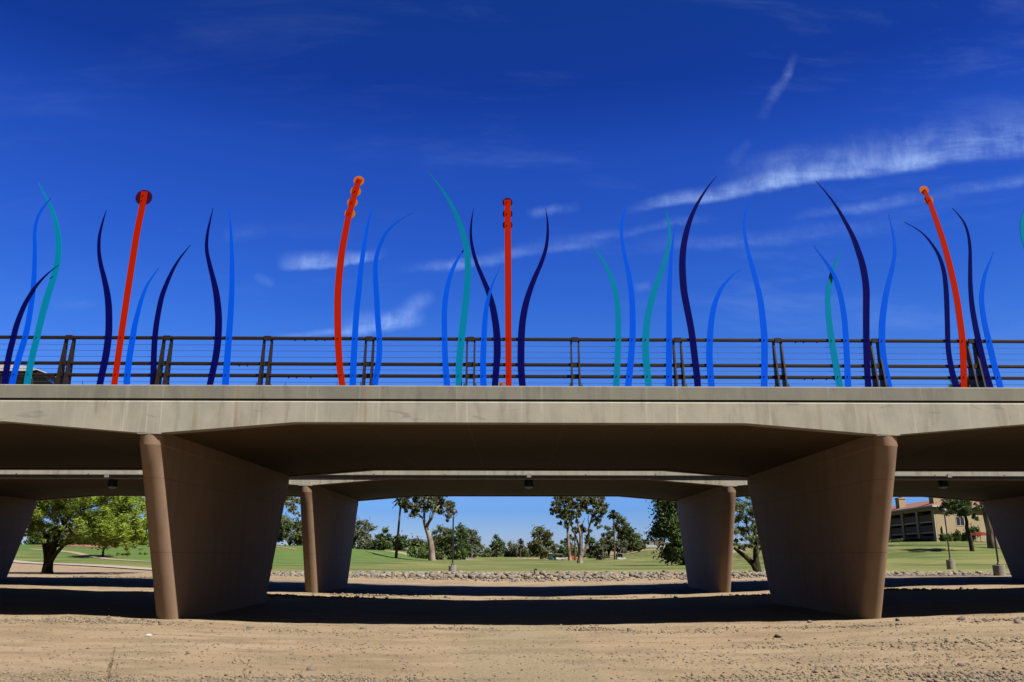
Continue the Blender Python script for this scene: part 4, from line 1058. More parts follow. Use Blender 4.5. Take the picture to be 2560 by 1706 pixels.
# large mesquite at left
D = 57.
b0 = at(118, 1437, D); b0 = (b0[0], D, hz(b0[0], D) - .25)
zf = b0[2] - at(118, 1437, D)[2]
stems = [([b0, pa(118, 1425, D), pa(121, 1405, D), pa(120, 1385, D), pa(116, 1362, D), pa(108, 1345, D, .4), pa(104, 1336, D, .6), pa(84, 1320, D, .8), pa(70, 1290, D)], [0.459, 0.34, 0.296, 0.281, 0.266, 0.222, 0.148, 0.104, 0.037]),
         ([pa(122, 1420, D), pa(132, 1395, D, -.3), pa(142, 1368, D, -.5), pa(150, 1340, D, -.6), pa(158, 1312, D), pa(185, 1280, D), pa(205, 1252, D)], [0.222, 0.192, 0.163, 0.133, 0.118, 0.0888, 0.037]),
         ([pa(126, 1415, D, -.2), pa(140, 1400, D, -.5), pa(160, 1385, D, -1), pa(182, 1365, D, -1.2), pa(215, 1350, D, -1.2), pa(250, 1335, D, -1)], [0.178, 0.148, 0.126, 0.104, 0.0592, 0.0222]),
         ([pa(134, 1385, D), pa(130, 1355, D, .5), pa(140, 1330, D, .5), pa(160, 1310, D, .8), pa(190, 1300, D, 1), pa(235, 1280, D, 1)], [0.148, 0.118, 0.0888, 0.0666, 0.0444, 0.0222]),
         ([pa(143, 1366, D), pa(165, 1350, D, .6), pa(168, 1330, D, .6), pa(150, 1300, D, .4), pa(130, 1275, D)], [0.104, 0.074, 0.0592, 0.0444, 0.0222]),
         ([pa(158, 1312, D), pa(150, 1285, D), pa(135, 1262, D), pa(120, 1240, D)], [0.0888, 0.0666, 0.0444, 0.0222]),
         ([pa(120, 1330, D), pa(145, 1318, D), pa(180, 1312, D), pa(200, 1308, D)], [0.0518, 0.037, 0.0296, 0.0111]),
         ([pa(185, 1280, D), pa(250, 1262, D), pa(310, 1262, D), pa(350, 1285, D)], [0.0666, 0.0518, 0.037, 0.0148]),
         ([pa(235, 1280, D), pa(290, 1290, D), pa(330, 1300, D), pa(352, 1330, D)], [0.037, 0.0296, 0.0222, 0.00888])]
cen = [(90, 1300, 20), (75, 1345, 9), (92, 1270, 24), (120, 1255, 22), (150, 1262, 18), (130, 1290, 16), (110, 1322, 14), (170, 1300, 12), (215, 1262, 18), (240, 1280, 22), (225, 1300, 20), (265, 1262, 22), (262, 1300, 20), (290, 1285, 22), (300, 1310, 22), (320, 1270, 16), (330, 1315, 20), (345, 1340, 18), (352, 1300, 14), (250, 1325, 18), (275, 1335, 18), (205, 1345, 12), (190, 1355, 8), (225, 1352, 10), (310, 1345, 16), (345, 1368, 8), (335, 1258, 14), (240, 1235, 30), (300, 1232, 28), (180, 1235, 24), (110, 1228, 26), (370, 1310, 14), (290, 1362, 8), (60, 1290, 14), (200, 1320, 9), (160, 1330, 8), (280, 1255, 22), (318, 1245, 22), (355, 1275, 18), (345, 1250, 16), (365, 1335, 14), (360, 1360, 9), (320, 1340, 16), (255, 1345, 14), (232, 1318, 16), (205, 1285, 14), (175, 1275, 16), (70, 1315, 12), (85, 1335, 12), (105, 1290, 18), (150, 1352, 6), (335, 1385, 5), (95, 1240, 22), (140, 1240, 22)]
big_tree('mesquite_tree', 'large dark trunked mesquite with bright feathery foliage at left, in bare dirt', b0, stems, spread(rr_, cen, 7, D, 2.4, .55, 1.15), M['leaf_bright'], 130000, .042, 'bark_green', 105, .0, asp=5.0, flat=.45)
# lawn tree behind it
tree(257, 120, 1300, 1387, 100, M['leaf_bright'], 'small bright green tree on the left lawn, behind the mesquite', n=9000, size=.13, nc=26, seed=61, cb=.35, tw=.03, flat=.5, trunk='bark')
tree(95, 70, 1300, 1372, 150, M['leaf_dark'], 'dark tree behind the mesquite trunk, at the left end of the left opening', n=3500, size=.24, nc=24, seed=62, cb=.0)
tree(165, 80, 1322, 1364, 165, M['leaf_olive'], 'low olive tree on the rise directly behind the mesquite', n=3500, size=.24, nc=24, seed=63, cb=.0)
tree(215, 60, 1330, 1368, 160, M['leaf_dark'], 'low dark tree between the mesquite and the small lawn tree', n=2600, size=.24, nc=22, seed=65, cb=.0)
tree(330, 110, 1305, 1376, 140, M['leaf_dark'], 'dark low tree at the right end of the left opening', n=4500, size=.22, nc=26, seed=64, cb=.0)
# palo verde in the gap right of the far right pier
D = 57.
b0 = at(1896, 1437, D); b0 = (b0[0], D, hz(b0[0], D) - .15)
stems = [([b0, pa(1892, 1425, D), pa(1884, 1412, D), pa(1868, 1396, D), pa(1850, 1382, D), pa(1835, 1370, D)], [.34, .26, .2, .16, .13, .09]),
         ([b0, pa(1893, 1420, D), pa(1890, 1400, D), pa(1889, 1380, D), pa(1888, 1340, D), pa(1880, 1300, D)], [.3, .24, .2, .17, .12, .05]),
         ([pa(1889, 1375, D), pa(1870, 1330, D), pa(1862, 1285, D)], [.1, .07, .03]), ([pa(1889, 1360, D), pa(1902, 1330, D), pa(1905, 1300, D)], [.08, .06, .03])]
cen = [(1858, 1350, 12), (1875, 1340, 13), (1862, 1322, 14), (1880, 1315, 14), (1855, 1300, 14), (1872, 1292, 14), (1860, 1275, 14), (1878, 1268, 14), (1852, 1255, 16), (1875, 1245, 16), (1895, 1340, 12), (1905, 1360, 12), (1898, 1378, 9), (1850, 1370, 8), (1870, 1362, 8), (1895, 1310, 12), (1912, 1345, 12), (1885, 1285, 12), (1840, 1330, 14), (1835, 1300, 16), (1840, 1270, 16)]
big_tree('palo_verde_tree', 'fine leaved pale tree with a V of dark stems, right of the far right pier', b0, stems, spread(rr_, cen, 4, D, 1.3), M['leaf_palo'], 17000, .055, 'bark_green', 106, .3, asp=2.4)
# light green foliage hanging by the right end of the centre opening
D = 56.
b0 = at(1760, 1440, D); b0 = (b0[0], D, hz(b0[0], D) - .15)
stems = [([b0, pa(1755, 1400, D), pa(1745, 1350, D), pa(1730, 1310, D)], [.25, .2, .14, .06]), ([pa(1745, 1350, D), pa(1715, 1345, D), pa(1698, 1370, D)], [.09, .05, .02])]
cen = [(1688, 1352, 10), (1690, 1375, 9), (1692, 1332, 10), (1696, 1312, 10), (1694, 1390, 6), (1700, 1350, 14), (1698, 1375, 10), (1705, 1325, 14), (1712, 1300, 14), (1700, 1395, 8), (1694, 1405, 5), (1690, 1340, 9), (1725, 1340, 20), (1730, 1375, 18), (1740, 1310, 20)]
big_tree('broadleaf_tree', 'light green tree hidden by the far right pier, foliage drooping at its left edge', b0, stems, spread(rr_, cen, 4, D, 1.0), M['leaf_mid'], 14000, .07, 'bark_green', 107, .6)
# leaning tree at the right, crown showing above the bridge
D = 100.
b0 = at(2486, 1360, D); b0 = (b0[0], D, b0[2] - .5)
stems = [([b0, pa(2481, 1350, D), pa(2477, 1325, D), pa(2470, 1300, D), pa(2462, 1270, D), pa(2452, 1240, D), pa(2442, 1180, D), pa(2432, 1080, D), pa(2425, 1000, D), pa(2420, 965, D)], [.78, .62, .50, .44, .40, .38, .34, .28, .2, .1]),
         ([pa(2432, 1080, D), pa(2400, 1020, D), pa(2380, 985, D)], [.16, .1, .05]), ([pa(2430, 1060, D), pa(2450, 1000, D), pa(2455, 975, D)], [.14, .1, .05])]
cen = [(2385, 975, 16), (2398, 962, 18), (2418, 952, 18), (2440, 966, 18), (2452, 980, 16), (2400, 1000, 22), (2430, 1000, 24), (2455, 1010, 18), (2378, 1010, 14)]
big_tree('eucalyptus_tree', 'leaning grey trunked tree at far right, its crown peeping above the parapet', b0, stems, spread(rr_, cen, 4, D, 1.5), M['leaf_dark'], 9000, .16, 'bark_pale', 108, .2)
# pine in front of the apartment block
D = 96.
b0 = at(2427, 1346, D); b0 = (b0[0], D, hz(b0[0], D) - .2)
stems = [([b0, pa(2424, 1338, D), pa(2417, 1322, D), pa(2417, 1305, D), pa(2413, 1290, D), pa(2405, 1260, D), pa(2400, 1220, D)], [.26, .22, .2, .18, .15, .11, .05]), ([pa(2414, 1292, D), pa(2385, 1275, D), pa(2362, 1262, D)], [.1, .06, .02])]
cen = [(2362, 1262, 8), (2375, 1268, 10), (2388, 1262, 12), (2384, 1280, 8), (2402, 1278, 12), (2415, 1286, 12), (2424, 1274, 12), (2430, 1292, 8), (2400, 1256, 16), (2420, 1250, 16), (2375, 1248, 14), (2400, 1232, 20), (2436, 1264, 8)]
big_tree('pine_tree', 'dark pine covering the corner of the apartment block, right of the lamp head', b0, stems, spread(rr_, cen, 4, D, 1.5), M['leaf_dark'], 16000, .12, 'bark', 109, .0)

# palms
def palm(px_, top, base, D, label, crown=1.0, tr=.16, lean_px=0, n=46, skirt=True, zb_=None):
    b_ = at(px_ - lean_px, base, D); z = hz(b_[0], D) if zb_ is None else zb_
    tp = at(px_, top, D)
    t = thing('palm_tree', label, 'palm', (b_[0], D, z - .1), 'palm trees')
    X, Z = tp[0] - b_[0], tp[2] - z + .1
    mb = MB(); mb.tube([(0, 0, 0), (X * .25, 0, Z * .3), (X * .62, 0, Z * .65), (X, 0, Z)], [tr * 1.3, tr, tr * .85, tr * .8], 9); mb.build('trunk', M['bark_palm'], t, 50)
    r = random.Random(int(px_)); V = []; F = []
    for i in range(n):
        a = r.uniform(0, 6.28); el = math.asin(r.uniform(-.55, .98)); L = crown * r.uniform(.8, 1.1)
        d = Vector((math.cos(a) * math.cos(el), math.sin(a) * math.cos(el), math.sin(el)))
        side = Vector((-math.sin(a), math.cos(a), 0)); prev = None
        for k in range(5):
            q = k / 4
            p = Vector((X, 0, Z + .1)) + d * L * q + Vector((0, 0, -.45 * L * q * q))
            wd = crown * (.03 + .17 * math.sin(min(1, q * 1.25) * math.pi * .8))
            V += [tuple(p + side * wd), tuple(p - side * wd + Vector((0, 0, -.04)))]
            if k: s_ = len(V) - 4; F.append((s_, s_ + 1, s_ + 3, s_ + 2))
    np_mesh('fronds', np.array(V), np.array(F), M['leaf_palm'], t)
    if skirt: leaves('dry_skirt', [(X, 0, Z - crown * .35)], [(crown * .32, crown * .32, crown * .5)], 260, crown * .16, M['leaf_dry'], t, 5, .8)
    return t
palm(1003, 1250, 1398, 190, 'thin leaning palm trunk left of the forked eucalyptus, crown cut off by the bridge', 2.0, .27, 13)
palm(1534, 1284, 1399, 230, 'tall fan palm standing above the rust tinged tree', 1.9, .22, -3, 60)
palm(1301, 1352, 1392, 380, 'small distant palm between two grey trees', 1.9, .2)
palm(1455, 1320, 1396, 240, 'palm seen between the stems of the triple stemmed eucalyptus', 1.8, .2, 0)
palm(1437, 1324, 1396, 244, 'palm seen left of the stems of the triple stemmed eucalyptus', 1.6, .2, 0)
ORD = ['first', 'second', 'third', 'fourth', 'fifth', 'sixth', 'seventh', 'eighth', 'ninth', 'tenth', 'eleventh', 'last']
for k in range(12):
    palm(1606 + k * 4.6 + rnd.uniform(-1, 1), 1353 + rnd.uniform(-2.0, 2.5), 1392, 470 + rnd.uniform(-8, 8), ORD[k] + ' distant palm from the left in the row above the white warehouse', 2.0, .26, 0, 22, False)

# shrubs
def shrub(px_, wpx, top, base, D, m_, label, n=1500, size=.2, zb_=None, seed=0):
    b_ = at(px_, base, D); z = (hz(b_[0], D) if zb_ is None else zb_) - .1
    zt = at(px_, top, D)[2]; w_ = wpx * D / 2110
    t = thing('shrub', label, 'shrub', (b_[0], D, z), 'shrubs')
    r = random.Random(seed); Hh = zt - z
    C = [(r.uniform(-.5, .5) * w_ * .75, r.uniform(-.3, .3) * w_, Hh * r.uniform(.3, .7)) for _ in range(9)]
    leaves('foliage', C, [(w_ * .2, w_ * .2, Hh * .32)] * 9, n, size, m_, t, seed)
    mb = MB()
    for c in C[:5]: mb.tube([(0, 0, 0), c], [.06, .02], 5)
    mb.build('stem', M['bark'], t, 50)
shrub(1046, 56, 1362, 1396, 250, M['leaf_mid'], 'bright green low bush left of the forked eucalyptus', 2600, .33, seed=1)
shrub(1060, 44, 1380, 1398, 230, M['leaf_dark'], 'dark low bush under the bright green one, left of the eucalyptus foot', 1600, .3, seed=2)
shrub(1098, 30, 1378, 1402, 215, M['leaf_olive'], 'olive bush between the eucalyptus foot and the middle park lamp', 1400, .3, seed=3)
shrub(1154, 26, 1372, 1403, 215, M['leaf_mid'], 'green bush right behind the middle park lamp pole', 1600, .28, seed=4)

# ------------------------------------------------------------------ far tree belt
r = np.random.RandomState(5)
C = []; R = []
for px_ in range(-150, 2750, 13):
    D = 440 + r.uniform(-25, 25)
    if 1606 < px_ < 1650: continue
    tp = 1374 + r.uniform(-9, 9) + (8 if 1180 < px_ < 1320 else 0)
    if px_ < 450 or px_ > 2150: tp -= 14
    q = at(px_, tp, D); g = hz(q[0], D)
    hh = max(2.5, q[2] - g)
    for k in range(3): C.append((q[0] + r.uniform(-1.5, 1.5), D + r.uniform(-4, 4), g + hh * (.25 + .3 * k))); R.append((2.8, 2.8, hh * .24))
tag(leaves('far_wood', C, R, 42000, .8, M['leaf_olive'], None, 9), 'dark belt of distant trees closing off the golf course', 'trees', kind='stuff')

# ------------------------------------------------------------------ apartment block at the right
def building():
    ca = at(2346, 1352, 128.); zg = ca[2] - .3            # near corner
    C0 = Vector((ca[0], 128., zg))
    top = at(2341, 1267, 128.)[2]
    Hh = top - zg
    cl_ = at(2205, 1354, 152.); dirL = (Vector((cl_[0], 152., zg)) - C0); LL = dirL.length; dirL.normalize()
    dirR = Vector((-dirL.y, dirL.x, 0)) if dirL.x < 0 else Vector((dirL.y, -dirL.x, 0))
    if dirR.y < 0: dirR = -dirR
    if dirR.x < 0: dirR = Vector((.94, .34, 0)).normalized()
    root = thing('apartment_block', 'three storey tan apartment block with recessed balconies and red tile roof, at right', 'building', C0)
    def W(a, b_, z): return dirL * a + dirR * b_ + Vector((0, 0, z))
    def bx(mb, a0, a1, b0, b1, z0, z1):
        vs = [W(a, b_, z) for z in (z0, z1) for b_ in (b0, b1) for a in (a0, a1)]
        mb.add(vs, [(0, 2, 3, 1), (4, 5, 7, 6), (0, 1, 5, 4), (2, 6, 7, 3), (0, 4, 6, 2), (1, 3, 7, 5)])
    nb = 6; fin = .95; Lx = LL * 1.6; bay = (Lx - fin) / nb; st = (Hh - .5) / 3
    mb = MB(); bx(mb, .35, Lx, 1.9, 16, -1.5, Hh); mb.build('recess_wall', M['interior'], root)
    mb = MB(); bx(mb, -.0, .35, .012, 14, -1.5, Hh - .01); mb.build('wall', M['stucco'], root)
    mb = MB(); bx(mb, 0.02, Lx, .0, 2.2, Hh - .45, Hh + .0); mb.build('eave_beam', M['stucco_d'], root)
    for k in range(nb + 1):
        mb = MB(); a = k * bay
        # slanting fins, wider at the foot
        bx(mb, a + .03, a + fin, -.25, 1.92, -1.5, Hh - .46)
        mb.build('fin_wall', M['stucco_d'], root)
    for k in range(nb):
        for s_ in range(3):
            a0, a1 = k * bay + fin, (k + 1) * bay + .03; z = s_ * st
            mb = MB()
            if s_: bx(mb, a0, a1, -.10, 1.9, z - .16, z + .04)
            else: bx(mb, a0, a1, -.1, 1.9, z - .5, z + .02)
            b_ = mb.build('balcony', M['trim'] if s_ else M['stucco_d'], root)
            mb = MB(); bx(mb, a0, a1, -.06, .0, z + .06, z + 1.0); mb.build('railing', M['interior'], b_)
            mb = MB(); bx(mb, a0 + .5, a0 + 1.9, 1.86, 1.895, z + .1, z + 2.1); mb.build('glass_door', M['glass'], b_)
    # roof: hipped tiles
    mb = MB()
    e = .7; zr = Hh + .02
    vs = [W(-e, -e, zr), W(Lx, -e, zr), W(Lx, 14 + e, zr), W(-e, 14 + e, zr), W(4, 6.5, zr + 1.9), W(Lx - 4, 6.5, zr + 1.9),
          W(-e, -e, zr + .18), W(Lx, -e, zr + .18), W(Lx, 14 + e, zr + .18), W(-e, 14 + e, zr + .18)]
    mb.add(vs, [(0, 1, 2, 3), (0, 6, 7, 1), (1, 7, 8, 2), (2, 8, 9, 3), (3, 9, 6, 0), (6, 4, 5, 7), (7, 5, 8), (8, 5, 4, 9), (9, 4, 6)])
    rf = mb.build('roof', M['tile'], root)
    mb = MB(); bx(mb, -e - .04, Lx, -e - .05, -e - .01, zr - .08, zr + .16); bx(mb, -e - .05, -e - .01, -e, 14 + e, zr - .08, zr + .16); mb.build('fascia_board', M['trim'], rf)
    for a in (2.3, 16.5, 26):
        mb = MB(); bx(mb, a, a + 1.7, 1.2, 2.6, zr + .1, zr + 2.2); bx(mb, a - .1, a + 1.8, 1.1, 2.7, zr + 2.2, zr + 2.4)
        ch = mb.build('chimney', M['stucco'], rf)
        mb = MB()
        for q in (.35, .95): bx(mb, a + q, a + q + .3, 1.7, 2.0, zr + 2.4, zr + 2.9)
        mb.build('chimney_pot', M['black'], ch)
    for b_, z in ((3.6, 2 * st + .9), (3.8, st + .9), (9.5, 2 * st + .9)):
        mb = MB(); bx(mb, -.06, .0, b_, b_ + 1.7, z, z + 1.4); w_ = mb.build('window', M['trim'], root)
        mb = MB(); bx(mb, -.09, -.062, b_ + .12, b_ + .80, z + .12, z + 1.28); bx(mb, -.09, -.062, b_ + .92, b_ + 1.58, z + .12, z + 1.28); mb.build('pane', M['glass'], w_)
    # meter box
    mb = MB(); bx(mb, -.3, -.0, .9, 1.7, 1.2, 2.4); mb.build('meter_box', M['stucco_d'], root)
    # low garden wall
    mb = MB(); bx(mb, -1.2, -.9, 0.5, 5, -1.5, .7); mb.build('garden_wall', M['stucco'], root)
    # second wing
    c2 = at(2452, 1345, 134.)
    r2 = thing('apartment_wing', 'tan apartment wing with red roof and blue window, behind the leaning tree', 'building', (c2[0], 134., zg))
    h2 = at(2452, 1287, 134.)[2] - zg
    mb = MB(); mb.box(-4.0, 15, 0, 12, -2, h2); mb.build('wall', M['stucco_d'], r2)
    mb = MB(); mb.add([(-4.6, -.6, h2 + .02), (15, -.6, h2 + .02), (15, 12, h2 + .02), (-4.6, 12, h2 + .02), (-2.4, 4, h2 + 3.0), (15, 4, h2 + 3.0)], [(0, 1, 2, 3), (0, 4, 5, 1), (3, 2, 5, 4), (0, 3, 4), (1, 5, 2)]); rf2 = mb.build('roof', M['tile'], r2)
    mb = MB(); mb.box(-2.5, 0.5, .3, 2.0, h2 + .3, h2 + 3.2); mb.build('chimney', M['stucco'], rf2)
    for xx in (-.6, 5.5):
        for z in (h2 * .62, h2 * .20):
            mb = MB(); mb.box(xx, xx + 1.7, -.06, 0, z, z + 2.4); w_ = mb.build('window', M['trim'], r2)
            mb = MB(); mb.box(xx + .1, xx + 1.6, -.08, -.062, z + .1, z + 2.3); mb.build('pane', M['window_blue'], w_)
    return C0, zg
C0, zg = building()
for k, (px_, wp, tp, bp, mm, lb) in enumerate(((2365, 30, 1334, 1356, 'leaf_mid', 'round green bush at the foot of the apartment block corner'), (2392, 24, 1328, 1354, 'leaf_dark', 'dark bush along the apartment wall, left of the pine trunk'),
      (2408, 18, 1332, 1352, 'leaf_olive', 'olive bush touching the pine trunk by the apartment wall'), (2432, 34, 1312, 1350, 'leaf_dark', 'big dark bush between the pine trunk and the red parasol'), (2300, 60, 1346, 1366, 'leaf_dark', 'long dark hedge below the apartment balconies'), (2255, 50, 1348, 1366, 'leaf_dark', 'dark hedge below the balconies beside the brown pier'))):
    D = 124. if px_ > 2320 else 132.
    q = at(px_, bp, D)
    shrub(px_, wp, tp, bp, D, M[mm], lb, 1800, .16, zb_=max(q[2] - .4, hz(q[0], D) - .1), seed=20 + k)
q = at(2452, 1350, 112.)
t = thing('parasol', 'red parasol in the shade behind the leaning tree at right', 'parasol', (q[0], 112., q[2] - .4))
hh = at(2452, 1330, 112.)[2] - q[2] + .4
mb = MB(); mb.lathe([(1.2, hh - .45), (.7, hh - .12), (.05, hh)], 10); mb.build('canopy', M['cloth_red'], t)
mb = MB(); mb.tube([(0, 0, 0), (0, 0, hh)], .04, 6); mb.build('pole', M['black'], t)

# ------------------------------------------------------------------ small things on the course
def cart(px_, py_, D, label, rz, body='white'):
    q = at(px_, py_, D); z = hz(q[0], D) + .05
    t = thing('golf_cart', label, 'golf cart', (q[0], D, z), 'golf carts on the fairway', rz)
    mb = MB(); mb.prism([(-1.2, .35), (1.15, .35), (1.2, .6), (.95, .95), (.6, .62), (.2, .55), (-.1, .85), (-1.2, .85)], -.55, .55); mb.build('body', M[body], t)
    mb = MB(); mb.box(-.35, .05, -.5, .5, .86, 1.0); mb.box(-.42, -.33, -.5, .5, .95, 1.35); mb.build('seat', M['black'], t)
    mb = MB(); mb.box(-1.0, .75, -.58, .58, 1.86, 1.93); mb.build('roof', M['white'], t)
    for x in (-.95, .72):
        for y in (-.52, .52):
            mb = MB(); mb.tube([(x, y, .8), (x * .95, y, 1.87)], .022, 6); mb.build('post', M['black'], t)
    for x in (-.8, .82):
        for y in (-.5, .5):
            mb = MB(); mb.tube([(x, y - .09, .23), (x, y + .09, .23)], .23, 14); mb.build('wheel', M['tyre'], t, 40)
    mb = MB(); mb.box(-1.25, -.95, -.35, .35, .86, 1.5); mb.build('golf_bag', M['black'], t)
cart(1388, 1403, 250., 'golf cart right beside the green portable toilet', 1.2)
cart(1399, 1401, 262., 'golf cart just left of the slender eucalyptus', .2)
cart(1552, 1401, 235., 'lone golf cart under the rounded grey green tree', .3)
q = at(1377, 1404, 245.); 
t = thing('portable_toilet', 'dark green portable toilet with white roof on the fairway', 'portable toilet', (q[0], 245., hz(q[0], 245.) + .05))
hh = 1.25
mb = MB(); mb.box(-.55, .55, -.55, .55, 0, 2.0); mb.build('cabin', M['green_plastic'], t)
mb = MB(); mb.box(-.42, .42, -.575, -.552, .12, 1.85); d_ = mb.build('door', M['green_plastic'], t)
mb = MB(); mb.box(.26, .34, -.60, -.576, .9, 1.1); mb.build('handle', M['white'], d_)
mb = MB(); mb.prism([(-.6, 2.0), (.6, 2.0), (.45, 2.18), (0, 2.27), (-.45, 2.18)], -.6, .6); mb.build('roof', M['white'], t)
def flag(px_, top, D, label, nm, flagc=None):
    q = at(px_, top, D); z = hz(q[0], D)
    t = thing(nm, label, 'pole', (q[0], D, z))
    mb = MB(); mb.tube([(0, 0, 0), (0, 0, q[2] - z)], .07 if nm == 'white_pole' else .03, 8); mb.build('pole', M['white'], t, 40)
    if flagc:
        mb = MB(); mb.box(.03, .5, -.012, .012, q[2] - z - .4, q[2] - z - .03); mb.build('flag', flagc, t)
    else:
        mb = MB(); mb.lathe([(.075, q[2] - z), (.1, q[2] - z + .05), (.02, q[2] - z + .14)], 10); mb.build('finial', M['white'], t)
flag(1180, 1374, 255., 'white pole right of the fountain', 'white_pole')
flag(1309, 1394, 215., 'thin golf flagstick with a pale flag on the green', 'golf_flag', M['trim'])
flag(1043, 1373, 240., 'short pale post in front of the bright green bush', 'white_pole')
# fountain
q = at(1170, 1399, 250.)
t = thing('fountain', 'white fountain spray in front of the grey green tree', 'fountain', (q[0], 250., hz(q[0], 250.)))
mb = MB(); mb.lathe([(3.2, .02), (3.2, .16), (2.9, .16)], 24); mb.build('basin', M['trim'], t)
leaves('spray', [(0, 0, .5), (0, 0, 1.1), (-.5, 0, .9), (.5, 0, .8)], [(.9, .9, .4), (.25, .25, .9), (.25, .2, .5), (.25, .2, .5)], 700, .07, M['white'], t, 3)
# orange tent-like thing and white van among the trees
q = at(1431, 1399, 270.)
t = thing('utility_cart', 'small orange cart between the eucalyptus trunks', 'cart', (q[0], 270., hz(q[0], 270.)))
mb = MB(); mb.prism([(-1.3, .4), (1.3, .4), (1.3, .9), (.5, 1.5), (-1.3, 1.5)], -.7, .7); mb.build('body', M['orange'], t)
for x in (-.8, .8):
    mb = MB(); mb.tube([(x, -.75, .3), (x, .75, .3)], .3, 12); mb.build('wheel', M['tyre'], t)
# warehouse
a = at(1606, 1366, 400.); b_ = at(1668, 1366, 400.); g_ = hz(a[0], 400.)
t = thing('warehouse', 'low white warehouse with dark gates behind the fairway', 'building', (a[0], 400., g_))
L_ = b_[0] - a[0]; hh = a[2] - g_
mb = MB(); mb.box(0, L_, 0, 16, -.5, hh - .6); mb.build('wall', M['trim'], t)
mb = MB(); mb.prism([(-.4, hh - .6), (L_ + .4, hh - .6), (L_ - 1, hh + .5), (1, hh + .5)], -.5, 17); mb.build('roof', M['white'], t)
for k in range(3):
    mb = MB(); mb.box(3.2 + k * 2.6, 5.4 + k * 2.6, -.08, 0, -.1, 3.4); mb.build('gate', M['galv'] if k == 0 else M['interior'], t)
# block fence by the warehouse
mb = MB(); a2 = at(1560, 1390, 330.); mb.box(0, 22, 0, .3, -.5, 1.6)
for k in range(8): mb.box(k * 3.0, k * 3.0 + .35, -.05, .35, -.5, 1.75)
o = mb.build('boundary_wall', M['stucco'], None); o.location = (a2[0], 330., hz(a2[0], 330.)); tag(o, 'low tan boundary wall behind trees left of the warehouse', 'wall')
# houses glimpsed through the left trees
for px_, D, wd, lb in ((170, 175., 9, 'white house glimpsed behind the mesquite limbs'), (1290, 400., 9, 'small white house beyond the small distant palm'), (975, 390., 16, 'pale house glimpsed below the dark green trees left of the leaning palm')):
    q = at(px_, 1380, D); z = hz(q[0], D)
    t = thing('distant_house', lb, 'house', (q[0], D, z))
    mb = MB(); mb.box(-wd / 2, wd / 2, 0, 7, -.5, 2.9); mb.build('wall', M['trim'], t)
    mb = MB(); mb.prism([(-wd / 2 - .5, 2.9), (wd / 2 + .5, 2.9), (wd / 2 - 2, 4.2), (-wd / 2 + 2, 4.2)], -.5, 7.5); mb.build('roof', M['galv'], t)
    for k in (-1, 1):
        mb = MB(); mb.box(k * wd / 4 - .7, k * wd / 4 + .7, -.05, 0, 1, 2.2); mb.build('window', M['glass'], t)
# overhead wire and its pole, far right
a = at(2400, 885, 140.); b_ = at(2700, 818, 90.)
w1 = thing('overhead_wire', 'thin pale overhead wire above the bridge at far right', 'wire', a)
mb = MB(); A = Vector(a); pts = []
AB = Vector(b_) - A
q_end = (15. - A.z) / AB.z                     # where the falling strand reaches its pole top
for k in range(25):
    q = AB * (q_end + (2.2 - q_end) * k / 24.); pts.append(tuple(q))
mb.tube(pts, .018, 5); mb.build('strand', M['cable'], w1)
pe = A + AB * q_end
up_ = thing('utility_pole', 'wooden utility pole far behind the right end of the bridge', 'pole', (pe.x, pe.y, hz(pe.x, pe.y) - .3))
mb = MB(); mb.tube([(0, 0, 0), (0, 0, 15.4 - hz(pe.x, pe.y))], .16, 10); mb.build('pole', M['bark'], up_, 40)
mb = MB(); mb.box(-1.2, 1.2, -.07, .07, 14.6 - hz(pe.x, pe.y), 14.8 - hz(pe.x, pe.y)); mb.build('crossarm', M['bark'], up_)

# ------------------------------------------------------------------ rocks
def ico():
    p = (1 + 5 ** .5) / 2
    V = np.array([(-1, p, 0), (1, p, 0), (-1, -p, 0), (1, -p, 0), (0, -1, p), (0, 1, p), (0, -1, -p), (0, 1, -p), (p, 0, -1), (p, 0, 1), (-p, 0, -1), (-p, 0, 1)], float)
    V /= np.linalg.norm(V[0])
    F = np.array([(0, 11, 5), (0, 5, 1), (0, 1, 7), (0, 7, 10), (0, 10, 11), (1, 5, 9), (5, 11, 4), (11, 10, 2), (10, 7, 6), (7, 1, 8), (3, 9, 4), (3, 4, 2), (3, 2, 6), (3, 6, 8), (3, 8, 9), (4, 9, 5), (2, 4, 11), (6, 2, 10), (8, 6, 7), (9, 8, 1)])
    return V, F
IV, IF = ico()
def rocks(name, P, S, m_, seed, flat=.6, rough=.28):
    r = np.random.RandomState(seed); N = len(P)
    V = IV[None] * (1 + rough * (r.rand(N, 12, 1) * 2 - 1))
    sc3 = np.stack([1 + .45 * (r.rand(N) - .5) * 2, 1 + .4 * (r.rand(N) - .5) * 2, flat * (.7 + .6 * r.rand(N))], 1)
    V = V * sc3[:, None, :]
    a = r.rand(N) * 6.283; ti = (r.rand(N) - .5) * .9
    ca, sa, ct, st = np.cos(a), np.sin(a), np.cos(ti), np.sin(ti)
    x, y, z = V[..., 0], V[..., 1], V[..., 2]
    x, z = x * ct[:, None] - z * st[:, None], x * st[:, None] + z * ct[:, None]
    x, y = x * ca[:, None] - y * sa[:, None], x * sa[:, None] + y * ca[:, None]
    V = np.stack([x, y, z], -1) * S[:, None, None] + P[:, None, :]
    F = (IF[None] + (np.arange(N) * 12)[:, None, None]).reshape(-1, 3)
    return np_mesh(name, V.reshape(-1, 3), F, m_)
r = np.random.RandomState(21)
